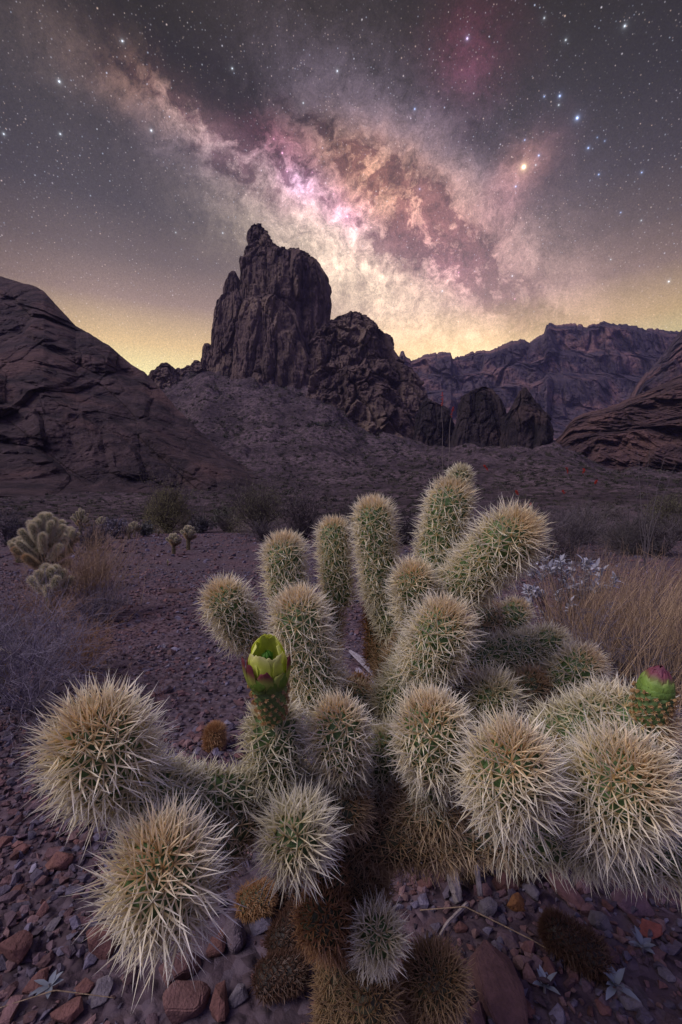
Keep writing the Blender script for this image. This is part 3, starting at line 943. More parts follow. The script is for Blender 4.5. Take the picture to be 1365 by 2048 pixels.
for a, b, r, L, st, kw in JT:
    add_joint(a, b, r, L, st, **kw)


# ---- flower and bud
def petal(base, axis, out, length, width, curl, cup, col0, col1, tip_at=0.6, n=10, mw=7):
    """a broad curved petal: starts at base, leans from axis towards out, its tip curls in"""
    side = np.cross(axis, out)
    t = np.linspace(0, 1, n)
    ang = curl[0] + (curl[1] - curl[0]) * t
    step = length / (n - 1)
    pts = [np.array(base, float)]
    for a_ in ang[1:]:
        pts.append(pts[-1] + step * (axis * math.cos(a_) + out * math.sin(a_)))
    pts = np.array(pts)
    wd = width * (np.sin(np.pi * np.clip(t * 0.80 + 0.13, 0, 1)) ** 0.6)
    wd[-1] *= 0.75
    wd = wd * (1 + 0.07 * rng.normal(size=n))
    jit = rng.normal(0, 0.0006, (n, mw)); jit[0] = 0; jit[-1] *= 2.2
    jit = jit * 0.7 + 0.3 * np.roll(jit, 1, 1)
    uu = np.linspace(-1, 1, mw)
    V, C = [], []
    for i_ in range(n):
        inn = -out * math.cos(ang[i_]) + axis * math.sin(ang[i_])
        for u_ in uu:
            V.append(pts[i_] + axis * jit[i_, list(uu).index(u_)] + side * wd[i_] * u_ + inn * cup * width * u_ * u_ + inn * 0.0004 * math.sin(9 * u_ + 5 * t[i_]))
            f_ = np.clip((t[i_] - tip_at + 0.10 * abs(u_)) / 0.38, 0, 1)
            C.append(np.array(col0) * (1 - f_) + np.array(col1) * f_)
    idx = np.arange(n * mw).reshape(n, mw)
    qd = np.stack([idx[:-1, :-1], idx[:-1, 1:], idx[1:, 1:], idx[1:, :-1]], -1).reshape(-1, 4)
    return np.array(V), None, qd, np.array(C)


def thick_petal(o):
    md = o.modifiers.new('thickness', 'SOLIDIFY'); md.thickness = 0.0004; md.offset = 0
    md = o.modifiers.new('smooth', 'SUBSURF'); md.levels = 1; md.render_levels = 1
    return o


YG, YG2, MAR, GRN = (0.72, 0.80, 0.13), (0.80, 0.84, 0.26), (0.22, 0.055, 0.065), (0.20, 0.33, 0.05)


def ovary(flower, A, B, r0, r1):
    """green knobbly cup under the petals, dotted with orange areoles"""
    ax = unit(B - A); e1, e2 = basis(ax[None]); e1, e2 = e1[0], e2[0]
    ln = np.linalg.norm(B - A)
    n, na = 44, 60
    t = np.linspace(0, 1, n); th = np.linspace(0, 2 * math.pi, na, endpoint=False)
    rr = r0 + (r1 - r0) * np.sin(t * math.pi / 2)
    k = np.arange(84)
    kt = (k + .5) / 84; kth = k * 2.39996
    T, TH = np.meshgrid(t, th, indexing='ij')
    dth = np.angle(np.exp(1j * (TH.ravel()[:, None] - kth[None])))
    dd = (dth * r1) ** 2 + ((T.ravel()[:, None] - kt[None]) * ln) ** 2
    bump = np.exp(-dd.min(1) / 0.0017 ** 2)
    Rr = np.repeat(rr[:, None], na, 1).ravel() + 0.0016 * bump
    v = A + ax * (T.ravel() * ln)[:, None] + (e1 * np.cos(TH.ravel())[:, None] + e2 * np.sin(TH.ravel())[:, None]) * Rr[:, None]
    idx = np.arange(n * na).reshape(n, na); nx = np.roll(idx, -1, 1)
    qd = np.stack([idx[:-1], nx[:-1], nx[1:], idx[1:]], -1).reshape(-1, 4)
    mb_ = MB().add(v, None, qd, (0.100, 0.165, 0.055))
    mb_.build('ovary', M_STEM, flower, flower_loc)
    mg = MB()
    for t_, h_ in zip(kt, kth):
        nrm = e1 * math.cos(h_) + e2 * math.sin(h_)
        c = A + ax * t_ * ln + nrm * (r0 + (r1 - r0) * math.sin(t_ * math.pi / 2) + 0.0016)
        m_ = 22
        dr = unit(nrm + 0.55 * rng.normal(size=(m_, 3)) + ax * 0.25)
        pp = np.stack([c + 0 * dr, c + dr * 0.0016, c + dr * 0.0028], 1)
        mg.add(*tubes(pp, np.array([0.0005, 0.0004, 0.0001]), 3, (0.62, 0.43, 0.21)))
    mg.build('bristles', M_SPINE, flower, flower_loc, smooth=False)


fA, fB = P(547, 1432, .43), P(537, 1358, .405)
flower_loc = ROOT
flower = MB().add(*tubes([[fA, fA * .5 + fB * .5, fB * 0.9 + fA * .1]], [[.011, .012, .012]], 16, (0.10, 0.17, 0.05))).build('flower', M_STEM, cactus, ROOT)
ovary(flower, fA, fB, 0.0095, 0.0152)
fax = unit((fB - fA) * np.array([1, 0.25, 1])); fe1 = unit(np.cross(fax, [0, 1, 0.])); fe2 = np.cross(fe1, fax)   # fe2 points away from the camera
if fe2[1] < 0: fe2 = -fe2
for k in range(9):
    ph = R(40 * k + 8)
    out = fe1 * math.cos(ph) + fe2 * math.sin(ph)
    backness = math.sin(ph)
    ln_ = 0.033 + 0.006 * backness + rng.uniform(-.002, .002) if backness > -0.45 else 0.027 + rng.uniform(-.001, .003)
    tilt_ = (0.16, -0.45) if backness > -0.45 else (0.18, -0.10)
    mp = MB().add(*petal(fB + out * 0.0132, fax, out, ln_, 0.0118, (0.34, tilt_[1]), 0.22, YG, YG2 if backness > -0.2 else (0.70, 0.68, 0.32), 0.7))
    thick_petal(mp.build('petal', M_PETAL, flower, ROOT))
for k in range(10):
    ph = R(36 * k)
    out = fe1 * math.cos(ph) + fe2 * math.sin(ph)
    mp = MB().add(*petal(fB - fax * .006 + out * .0162, fax, out, .012, .0063, (0.22, 0.10), 0.2, (0.20, 0.28, 0.07), (0.30, 0.38, 0.10), .5))
    thick_petal(mp.build('sepal', M_PETAL, flower, ROOT))
for k, (deg, ln_, wd, mar) in enumerate([(-90, .019, .0072, .45), (-48, .024, .0066, .4), (-25, .030, .006, .45), (-135, .015, .007, .9), (-165, .027, .0055, .5), (-70, .012, .007, 2), (-112, .012, .0075, 2), (20, .02, .006, .5), (95, .02, .006, .5), (150, .02, .006, .5), (-40, .012, .007, 2), (-150, .012, .007, 2)]):
    ph = R(deg)
    out = fe1 * math.cos(ph) + fe2 * math.sin(ph)
    mp = MB().add(*petal(fB - fax * .003 + out * (.0164 + .0005 * (k % 3)), fax, out, ln_, wd, (0.42, -0.02), 0.25, (0.48, 0.56, 0.12) if mar < 1 else GRN, MAR if mar < 1 else GRN, mar))
    thick_petal(mp.build('sepal', M_PETAL, flower, ROOT))
rc = np.array([.0120, .0156, .0168, .0163, .0120])
MB().add(*tubes([[fB - fax * .0035, fB - fax * .002, fB + fax * .001, fB + fax * .004, fB + fax * .0045]], [rc], 24, (0.22, 0.30, 0.07))).build('flower_base', M_PETAL, flower, ROOT)
# pistil and stamens
mp = MB()
for k in range(7):
    ph = 2 * math.pi * k / 7
    o_ = fe1 * math.cos(ph) + fe2 * math.sin(ph)
    c = fB + fax * .017
    mp.add(*tubes([[c + o_ * .0008, c + o_ * .0034 + fax * .002, c + o_ * .0036 + fax * .006, c + o_ * .001 + fax * .009]], [[.0012, .0019, .0018, .0008]], 8, (0.12, 0.32, 0.04)))
mp.add(*tubes([[fB, fB + fax * .009, fB + fax * .018]], [[.0018, .0018, .0022]], 8, (0.25, 0.42, 0.08)))
mp.build('pistil', M_PETAL, flower, ROOT)
mp = MB()
k = 70
ph = rng.uniform(0, 6.28, k); rr = rng.uniform(.004, .008, k)
o_ = fe1 * np.cos(ph)[:, None] + fe2 * np.sin(ph)[:, None]
b_ = fB + o_ * rr[:, None] * 0.9
t_ = b_ + fax * rng.uniform(.008, .014, k)[:, None]
mp.add(*tubes(np.stack([b_, b_ * .5 + t_ * .5, t_, t_ + fax * .001], 1), np.array([.0003, .0003, .0006, .0003]), 4, (0.62, 0.46, 0.08)))
mp.build('stamens', M_PETAL, flower, ROOT)

bA, bB = P(1296, 1440, .385), P(1312, 1376, .378)
bud = MB().add(*tubes([[bA, bA * .5 + bB * .5, bB * 0.9 + bA * .1]], [[.010, .011, .010]], 16, (0.08, 0.15, 0.05))).build('flower_bud', M_STEM, cactus, ROOT)
ovary(bud, bA, bB, 0.0105, 0.0128)
bax = unit((bB - bA)); be1 = unit(np.cross(bax, [0, 1, 0.])); be2 = np.cross(be1, bax)
for ring_, (n_, rr_, ln_, wd, up, c0, c1, ta_) in enumerate([(9, .0128, .010, .0050, -.004, (0.12, 0.21, 0.04), (0.17, 0.25, 0.05), .8), (8, .0118, .0135, .0054, -.001, (0.15, 0.25, 0.045), (0.19, 0.22, 0.06), .7),
                                                       (6, .0095, .0165, .0054, .002, (0.17, 0.24, 0.05), (0.15, 0.04, 0.055), .45), (5, .0066, .0185, .0056, .004, (0.22, 0.16, 0.07), (0.13, 0.035, 0.055), .25)]):
    for k in range(n_):
        ph = 2 * math.pi * (k + 0.5 * (ring_ % 2)) / n_ + .3
        out = be1 * math.cos(ph) + be2 * math.sin(ph)
        mp = MB().add(*petal(bB + bax * up + out * rr_, bax, out, ln_, wd, (0.42, -0.62 - 0.1 * ring_), 0.22, c0, c1, ta_))
        thick_petal(mp.build('bud_scale', M_STEM, bud, ROOT))

# ================================================================== stones
def hull_rock(seed, npts=16, flat=(1, 1, 0.7)):
    r_ = np.random.default_rng(seed)
    p = unit(r_.normal(size=(npts, 3))) * r_.uniform(0.8, 1.05, (npts, 1)) * np.array(flat) * r_.uniform(0.75, 1.2, 3)
    bm = bmesh.new()
    vs = [bm.verts.new(q) for q in p]
    res = bmesh.ops.convex_hull(bm, input=vs)
    bmesh.ops.delete(bm, geom=list({g for g in res['geom_unused'] + res['geom_interior'] if isinstance(g, bmesh.types.BMVert)}), context='VERTS')
    bmesh.ops.triangulate(bm, faces=bm.faces)
    bm.verts.index_update()
    v = np.array([q.co[:] for q in bm.verts]); f = np.array([[a.index for a in fc.verts] for fc in bm.faces])
    bm.free()
    return v, f


def rot_mats(n):
    q = unit(rng.normal(size=(n, 4)))
    w_, x, y, z = q.T
    return np.stack([np.stack([1 - 2 * (y * y + z * z), 2 * (x * y - z * w_), 2 * (x * z + y * w_)], -1),
                     np.stack([2 * (x * y + z * w_), 1 - 2 * (x * x + z * z), 2 * (y * z - x * w_)], -1),
                     np.stack([2 * (x * z - y * w_), 2 * (y * z + x * w_), 1 - 2 * (x * x + y * y)], -1)], 1)


PAL = np.array([(0.120, 0.062, 0.052), (0.095, 0.058, 0.056), (0.085, 0.066, 0.072), (0.115, 0.095, 0.105), (0.150, 0.085, 0.068), (0.060, 0.043, 0.045), (0.17, 0.145, 0.15), (0.13, 0.06, 0.045)])
PW = np.array([.22, .22, .18, .1, .1, .12, .02, .04])
protos = [hull_rock(100 + k, 11 + k % 6, (1, 0.85, 0.62)) for k in range(20)]


def in_frame_xy(n, d0, d1, spread=0.82):
    d = np.sqrt(rng.uniform(d0 ** 2, d1 ** 2, n))
    return rng.uniform(-spread, spread, n) * d, d


mb = MB()
for n_, d0, d1, s0, s1 in ((9500, 0.50, 1.4, 0.004, 0.015), (3600, 0.5, 1.5, 0.009, 0.025), (7500, 1.3, 2.6, 0.007, 0.019), (600, 1.3, 2.6, 0.014, 0.030), (9000, 2.6, 5.5, 0.012, 0.030), (7000, 5.5, 15, 0.02, 0.06)):
    x, y = in_frame_xy(n_, d0, d1)
    keep = fbm(np.stack([x * 2.2, y * 2.2, 0 * x], 1), 3) > rng.uniform(-0.6, 0.25, n_)
    x, y = x[keep], y[keep]
    n_ = len(x)
    z = ground_z(x, y)
    sz = s0 * (s1 / s0) ** (rng.uniform(0, 1, n_) ** 1.6)
    RM = rot_mats(n_)
    pi = rng.integers(0, len(protos), n_)
    colr = PAL[rng.choice(len(PAL), n_, p=PW)] * np.array([1.02, 1.10, 1.36]) * rng.uniform(0.65, 1.3, (n_, 1))
    for k, (pv, pf) in enumerate(protos):
        m_ = np.where(pi == k)[0]
        v = np.einsum('nij,vj->nvi', RM[m_], pv) * sz[m_][:, None, None] * np.array([1, 1, 0.75])
        v = v + np.stack([x[m_], y[m_], z[m_] + sz[m_] * 0.22], 1)[:, None, :]
        f = (np.arange(len(m_))[:, None, None] * len(pv) + pf[None]).reshape(-1, 3)
        mb.add(v.reshape(-1, 3), f, None, np.repeat(colr[m_], len(pv), 0))
tag(mb.build('gravel', M_STONE, smooth=False), 'purplish red desert gravel covering the ground', 'gravel', kind='stuff')


def rock(px, py, size, dims, colr, label, rotz=0.0, tilt=(0, 0), seed=1, group=None, sink=0.25, name='rock', cat='rock'):
    v, f = hull_rock(seed, 18, (1, 1, 1))
    bm = bmesh.new()
    vs = [bm.verts.new(q * np.array(dims)) for q in v]
    for t in f: bm.faces.new([vs[i] for i in t])
    bmesh.ops.bevel(bm, geom=bm.edges[:], offset=0.06 * min(dims), segments=2, affect='EDGES', clamp_overlap=True)
    bmesh.ops.triangulate(bm, faces=bm.faces)
    bmesh.ops.subdivide_edges(bm, edges=[e for e in bm.edges if e.calc_length() > 0.22], cuts=3, use_grid_fill=True)
    bmesh.ops.triangulate(bm, faces=bm.faces)
    bm.verts.index_update()
    v = np.array([q.co[:] for q in bm.verts]); f = np.array([[a.index for a in fc.verts] for fc in bm.faces])
    bm.free()
    v = v + unit(v) * (0.05 * fbm(v * 2.5 + seed, 4, 0.6))[:, None]
    M = np.array(Matrix.Rotation(rotz, 3, 'Z') @ Matrix.Rotation(tilt[0], 3, 'X') @ Matrix.Rotation(tilt[1], 3, 'Y'))
    v = (v @ M.T) * size
    g = G(px, py)
    hz = -v[:, 2].min()
    loc = g + np.array([0, 0, hz * (1 - 2 * sink)])
    o = MB().add(v + loc, f, None, colr).build(name, M_STONE, None, tuple(loc), smooth=False)
    return tag(o, label, cat, group)


RED, PUR, GREY_, ORGE = (0.13, 0.062, 0.055), (0.10, 0.062, 0.080), (0.12, 0.105, 0.12), (0.20, 0.09, 0.035)
rock(1130, 1790, .062, (0.28, 1.0, 0.22), (0.15, 0.078, 0.075), 'long pink slab of rock lying under the right branches of the cactus', 0.55, (0.15, 0), 3, sink=.1)
rock(1270, 1815, .050, (1.0, 0.55, 0.35), (0.12, 0.072, 0.088), 'flat oval purple rock at right below the spiny branches', -0.5, (0, 0), 5)
rock(1000, 2000, .085, (0.60, 1.0, 0.36), (0.115, 0.062, 0.060), 'largest pointed red slab at the bottom edge beside the cactus foot', 0.25, (0.2, 0.2), 8, sink=.15)
rock(1035, 1812, .028, (1.0, 0.7, 0.5), ORGE, 'rusty orange stone beside the dead grey stick', -0.4, (0, 0), 9)
rock(1095, 1862, .020, (0.6, 1.0, 0.7), (0.19, 0.055, 0.045), 'small bright red stone standing in dark gravel', 0.2, (0.5, 0), 10)
rock(1300, 1863, .022, (1.0, 0.7, 0.5), (0.20, 0.065, 0.05), 'small brick red stone near the right edge below the purple rock', 0.2, (0, 0), 12)
rock(200, 1905, .040, (0.9, 0.8, 0.6), RED, 'angular red rock under the lowest left spiny ball', 0.4, (0.2, 0.1), 13)
rock(30, 1915, .044, (0.9, 0.8, 0.5), (0.115, 0.055, 0.05), 'dark red rock cut by the left edge', 0.2, (0, 0.3), 14)
rock(370, 2020, .046, (1.0, 0.7, 0.6), (0.14, 0.075, 0.068), 'rough reddish block at the bottom edge left of the trunk', 0.3, (0.1, 0.3), 15)
rock(460, 1890, .036, (1.0, 0.8, 0.7), (0.11, 0.085, 0.10), 'grey purple rock just right of the lowest left spiny ball', -0.3, (0, 0.1), 16)
rock(360, 1945, .042, (1.0, 0.55, 0.5), (0.12, 0.065, 0.062), 'long reddish rock left of centre with a flat top', 0.7, (0, 0), 17)
rock(120, 1730, .034, (1.0, 0.7, 0.5), (0.15, 0.072, 0.06), 'pale red stone between the two big left spiny balls', 0.3, (0, 0), 18)
rock(325, 1385, .040, (1.0, 0.7, 0.5), (0.105, 0.085, 0.098), 'grey stone behind the big left spiny ball', 0.6, (0, 0), 19)
rock(350, 1185, .110, (1.0, 0.5, 0.22), (0.075, 0.045, 0.042), 'flat dark rock on the open gravel left of the cactus', 0.1, (0, 0), 20)
rock(1335, 1560, .055, (1.0, 0.7, 0.5), (0.12, 0.068, 0.075), 'smooth purple rock behind the right spiny branches', 0.1, (0, 0), 21)
for k in range(46):
    while True:
        px, py = rng.uniform(0, 1365), rng.uniform(1560, 2040)
        if px < 480 or (px > 800 and py > 1750): break
    g0 = 'reddish' if k % 3 else 'greyish'
    left_ = px < 600
    rock(px, py, rng.uniform(.014, .028), (1.0, rng.uniform(.6, .95), rng.uniform(.4, .8)), tuple(np.array(RED if k % 3 else GREY_) * rng.uniform(.7, 1.2)),
         '%s fist sized stone in the gravel %s of the trunk' % (g0, 'left' if left_ else 'right'), rng.uniform(0, 6), (0, rng.uniform(-.4, .4)), 200 + k,
         group='%s loose stones %s of the trunk' % (g0, 'left' if left_ else 'right'))


# ================================================================== dry plants
def grow(starts, dirs, lens, k=6, wig=0.25, up=0.0, out=None):
    n = len(starts)
    pts = [np.array(starts, float)]
    d = unit(dirs)
    st = (np.asarray(lens, float) / (k - 1)).reshape(-1, 1)
    for _ in range(k - 1):
        d = unit(d + wig * rng.normal(size=(n, 3)) + np.array([0, 0, up]))
        pts.append(pts[-1] + d * st)
    return np.stack(pts, 1)


def twig_paths(base, h, spread, n, kids=(3, 2), wig=0.28, up=0.06, r0=0.003, foot=0.05, lean=(0, 0)):
    """branching twigs: list of (paths, radii)"""
    az = rng.uniform(0, 6.283, n)
    el_ = rng.uniform(0.15, 1.0, n) ** 0.8 * math.pi / 2
    ds = np.stack([np.cos(az) * np.cos(el_) * spread / h + lean[0], np.sin(az) * np.cos(el_) * spread / h + lean[1], np.sin(el_)], 1)
    st = np.array(base) + np.stack([np.cos(az), np.sin(az), 0 * az], 1) * foot * rng.uniform(0, 1, (n, 1))
    ln = h * rng.uniform(0.55, 1.05, n)
    out = []
    pts = grow(st, ds, ln, 7, wig, up)
    out.append((pts, np.linspace(r0, r0 * 0.45, 7)))
    cur, L_, r_ = pts, ln, r0
    for lv, c in enumerate(kids):
        m_ = np.repeat(np.arange(len(cur)), c)
        fr = rng.integers(2, cur.shape[1] - 1, len(m_))
        s0 = cur[m_, fr]
        dr = unit(cur[m_, fr + 1 if True else fr] - cur[m_, fr - 1])
        dr = unit(dr + 0.75 * rng.normal(size=dr.shape) + np.array([0, 0, up]))
        L_ = L_[m_] * rng.uniform(0.35, 0.65, len(m_))
        r_ *= 0.6
        cur = grow(s0, dr, L_, 5, wig, up)
        out.append((cur, np.linspace(r_, r_ * 0.4, 5)))
    return out


def clampz(paths):
    g = ground_z(paths[..., 0].ravel(), paths[..., 1].ravel(), False).reshape(paths.shape[:-1])
    paths[..., 2] = np.maximum(paths[..., 2], g + 0.004)
    return paths


def bush(name, px, py, hpx, wpx, n, colr, label, cat='bush', kids=(3, 3), wig=0.28, up=0.06, r0=None, group=None, leaf=None, leafn=0, leafs=0.01, lean=(0, 0), dome=False, depth=None, foot=0.1, cvar=0.25):
    g = G(px, py) if depth is None else np.array([(px - 682.5) / F * depth, depth, ground_z((px - 682.5) / F * depth, depth)[0]])
    d = g[1]
    h, wd = hpx / F * d, wpx / F * d / 2
    r0 = r0 or 0.0011 * d
    tw = twig_paths(g, h, wd, n, kids, wig, up, r0, foot * wd, lean)
    mb = MB()
    for p_, r_ in tw:
        p_ = clampz(p_)
        cc = np.array(colr) * rng.uniform(1 - cvar, 1 + cvar, (len(p_), 1))
        mb.add(*tubes(p_, np.broadcast_to(r_, p_.shape[:2]), 3, cc))
    if leaf is not None:
        root = empty(name, tuple(g), label, cat, group)
        mb.build('branches', M_TWIG, root, g, smooth=False)
        pts = np.concatenate([p_[:, 1:].reshape(-1, 3) for p_, _ in tw[-2:]])
        c = pts[rng.integers(0, len(pts), leafn)] + rng.normal(0, leafs * 0.8, (leafn, 3))
        if dome:
            k_ = leafn * 3 // 4
            qd_ = unit(rng.normal(size=(k_, 3))) * rng.uniform(0.35, 1.0, (k_, 1)) ** .5
            qd_[:, 2] = np.abs(qd_[:, 2])
            rn_ = 1 + .22 * fbm(unit(qd_) * 2.5 + px, 3)
            c[:k_] = g + qd_ * rn_[:, None] * np.array([wd, wd, h])
        a = unit(rng.normal(size=(leafn, 3))); b = unit(np.cross(a, rng.normal(size=(leafn, 3))))
        sz = leafs * rng.uniform(0.5, 1.2, (leafn, 1))
        v = np.stack([c - a * sz, c + b * sz * 0.4, c + a * sz, c - b * sz * 0.4], 1).reshape(-1, 3)
        ml = MB().add(v, None, np.arange(leafn * 4).reshape(-1, 4), np.repeat(np.array(leaf) * rng.uniform(0.6, 1.4, (leafn, 1)), 4, 0))
        ml.build('foliage', M_SCRUB, root, g, smooth=False)
        return root
    return tag(mb.build(name, M_TWIG, None, tuple(g), smooth=False), label, cat, group)


GREYT, STRAW, BRN, DRK = (0.19, 0.165, 0.205), (0.27, 0.185, 0.115), (0.17, 0.105, 0.080), (0.070, 0.055, 0.060)
bush('twiggy_bush', 60, 1425, 250, 300, 80, GREYT, 'grey leafless twiggy bush spreading at the left edge behind the big spiny ball', kids=(4, 4), r0=.0016, wig=.34, up=.0)
bush('twiggy_bush', -30, 1330, 170, 240, 60, (0.13, 0.115, 0.13), 'grey thorny bush cut by the left edge under the small cholla', kids=(4, 4), r0=.0022, wig=.34, up=.0)
bush('twiggy_bush', 120, 1500, 120, 260, 40, (0.13, 0.11, 0.115), 'low tangle of grey dead twigs just above the big left spiny ball', kids=(4, 4), r0=.0013, wig=.4, up=-.03)
bush('dry_bush', 185, 1235, 165, 150, 90, STRAW, 'straw coloured wiry bush right of the mid distance chollas', kids=(3, 3), r0=.0022, wig=.12, up=.10)
bush('dry_bush', 195, 1250, 95, 170, 70, (0.14, 0.115, 0.135), 'low greyish purple bush at the foot of the straw coloured bush', kids=(4, 3), r0=.0022, wig=.3)
bush('dry_bush', 165, 1345, 120, 130, 60, (0.27, 0.16, 0.09), 'thin orange brown wiry bush behind the big left spiny ball', kids=(3, 3), r0=.0013, wig=.22, up=.05)
bush('dry_bush', 60, 1290, 130, 200, 70, (0.24, 0.15, 0.10), 'brownish wiry bush in front of the lower left cholla', kids=(3, 3), r0=.0015, wig=.22, up=.04)
bush('dead_twigs', 235, 1395, 85, 110, 14, (0.20, 0.15, 0.12), 'a few thin bare twigs on the open gravel left', 'twigs', kids=(2, 2), r0=.0012, wig=.2)
bush('dead_twigs', 320, 1420, 70, 90, 10, (0.16, 0.08, 0.07), 'small reddish dead sprig on the gravel between left ball and flower', 'twigs', kids=(3, 2), r0=.0010, wig=.3)
# right side: grass and brush
bush('twiggy_bush', 1230, 1390, 200, 380, 90, (0.13, 0.11, 0.125), 'grey purple tangle of twigs under the tall dry grass at right', kids=(4, 4), r0=.0018, wig=.33, up=.0)
bush('twiggy_bush', 1000, 1130, 150, 230, 60, (0.12, 0.095, 0.105), 'dark leafless bush behind the tallest right cactus branches', kids=(4, 4), r0=.005, wig=.28, up=.03)
bush('twiggy_bush', 1130, 1120, 120, 230, 60, (0.10, 0.085, 0.09), 'dark leafless bush right of the leaning cactus branch', kids=(4, 4), r0=.005, wig=.28, up=.03)
bush('twiggy_bush', 1270, 1110, 100, 200, 60, (0.085, 0.075, 0.075), 'dark scrubby bush behind the tall grass', kids=(4, 4), r0=.005, wig=.28, up=.03)


def grass(name, px, py, hpx, wpx, dpx, n, colr, label, lean=(0.25, 0), r0=0.0011, group=None):
    g = G(px, py); d = g[1]
    h = hpx / F * d
    st = g + np.stack([rng.normal(0, wpx / F * d / 2.6, n), rng.normal(0, dpx / F * d / 2, n), 0 * np.zeros(n)], 1)
    st[:, 2] = ground_z(st[:, 0], st[:, 1])
    dr = np.stack([rng.normal(lean[0], 0.22, n), rng.normal(lean[1], 0.22, n), np.ones(n)], 1)
    pts = grow(st, dr, h * rng.uniform(0.5, 1.1, n), 8, 0.07, 0.0)
    mb = MB().add(*tubes(pts, np.linspace(r0, r0 * 0.35, 8)[None] * np.ones((n, 1)), 3, np.array(colr) * rng.uniform(0.6, 1.3, (n, 1))))
    m_ = rng.integers(0, n, n)
    k_ = pts[m_, rng.integers(3, 7, n)]
    p2 = grow(k_, unit(dr[m_]) + rng.normal(0, .35, (n, 3)), h * rng.uniform(.1, .3, n), 5, .1, 0)
    mb.add(*tubes(p2, np.linspace(r0 * .6, r0 * 0.25, 5)[None] * np.ones((n, 1)), 3, np.array(colr) * rng.uniform(0.6, 1.3, (n, 1))))
    return tag(mb.build(name, M_TWIG, None, tuple(g), smooth=False), label, 'grass', group)


grass('dry_grass', 1320, 1400, 260, 190, 220, 700, (0.35, 0.25, 0.15), 'tall straw coloured dry grass leaning right at the right edge', (0.42, 0), .0013)
grass('dry_grass', 1180, 1350, 230, 120, 160, 330, (0.31, 0.215, 0.13), 'upright tan dry grass clump behind the silver leaved bush', (0.12, 0), .0013)
grass('dry_grass', 1290, 1240, 150, 190, 160, 380, (0.28, 0.195, 0.13), 'thin dry grass behind the tall grass at right', (0.3, 0), .0018)
grass('dry_grass', 165, 1215, 130, 100, 60, 120, (0.32, 0.22, 0.13), 'sparse straw coloured grass beside the lower left cholla', (0.05, 0), .0016)


def leaf_mesh(mb, c, d, nrm, ln, wd, colr):
    """a pointed, slightly folded leaf"""
    side = np.cross(d, nrm)
    t = np.array([0, .25, .55, .8, 1.0]); ww = np.array([.12, .8, 1.0, .6, .05])
    V = []
    for t_, w_ in zip(t, ww):
        ctr = c + d * ln * t_ + nrm * ln * (-0.25 * t_ * t_)
        V += [ctr - side * wd * w_ + nrm * wd * .35 * w_, ctr, ctr + side * wd * w_ + nrm * wd * .35 * w_]
    q = []
    for i_ in range(4):
        a = 3 * i_
        q += [[a, a + 1, a + 4, a + 3], [a + 1, a + 2, a + 5, a + 4]]
    mb.add(np.array(V), None, q, colr)


# silver-leaved brittlebush
g = G(1135, 1300); d_ = g[1]
bb = empty('silver_leaved_bush', tuple(g), 'low bush with pointed silvery white leaves right of the leaning cactus branch', 'bush')
mbs, mbl = MB(), MB()
for k in range(64):
    tx, ty = rng.uniform(1045, 1235), 0
    ty = rng.uniform(1105, 1165) + abs(tx - 1140) * 0.25 + (rng.uniform(0, 80) if rng.uniform() < .4 else 0)
    tip = P(tx, ty, d_ + rng.uniform(-.18, .18))
    mid = (g + tip) / 2 + rng.normal(0, .02, 3) + np.array([0, 0, -.02])
    mbs.add(*tubes([[g, g * .6 + mid * .4, mid, mid * .4 + tip * .6, tip]], [[.004, .003, .0025, .002, .0015]], 4, (0.16, 0.12, 0.12)))
    ax = unit(tip - mid)
    for j in range(13):
        a_, b_ = basis(ax[None]); ph = rng.uniform(0, 6.28)
        o_ = a_[0] * math.cos(ph) + b_[0] * math.sin(ph)
        dd = unit(o_ * rng.uniform(.5, 1.3) + ax * rng.uniform(.2, 1) + np.array([0, 0, .15]))
        nn = unit(np.cross(dd, np.cross([0, 0, 1.], dd)) + .3 * rng.normal(size=3)); nn = unit(nn - dd * (nn @ dd))
        leaf_mesh(mbl, tip - ax * rng.uniform(0, .05), dd, nn, rng.uniform(.026, .050), rng.uniform(.006, .010), np.array((0.40, 0.41, 0.46)) * rng.uniform(.7, 1.1))
mbs.build('branches', M_TWIG, bb, g)
mbl.build('leaves', M_LEAF, bb, g)

# seedlings
for px, py, sc, n_, lab in ((1232, 1985, 1.0, 9, 'silver leaved seedling at the bottom right corner of the gravel'), (1090, 1985, .8, 8, 'small grey leaved seedling right of the largest red slab'),
                            (1285, 1905, .8, 9, 'grey leaved seedling near the right edge, above the others'), (100, 1985, .8, 7, 'tiny pale leaved seedling at the bottom left corner')):
    g = G(px, py)
    mb = MB()
    for k in range(n_):
        ph = 6.283 * k / n_ + rng.uniform(-.4, .4)
        e_ = rng.uniform(.35, 1.2)
        dd = np.array([math.cos(ph) * math.cos(e_), math.sin(ph) * math.cos(e_), math.sin(e_)])
        nn = unit(np.array([-math.cos(ph) * math.sin(e_), -math.sin(ph) * math.sin(e_), math.cos(e_)]))
        leaf_mesh(mb, g + np.array([0, 0, .008]), dd, nn, rng.uniform(.02, .034) * sc, rng.uniform(.0045, .0065) * sc, np.array((0.22, 0.25, 0.29)) * rng.uniform(.7, 1.1))
    mb.add(*tubes([[g - [0, 0, .004], g + [0, 0, .004], g + [0, 0, .012]]], [[.0022, .002, .0018]], 6, (0.22, 0.2, 0.2)))
    tag(mb.build('seedling', M_LEAF, None, tuple(g)), lab, 'seedling', 'silvery seedlings in the gravel')


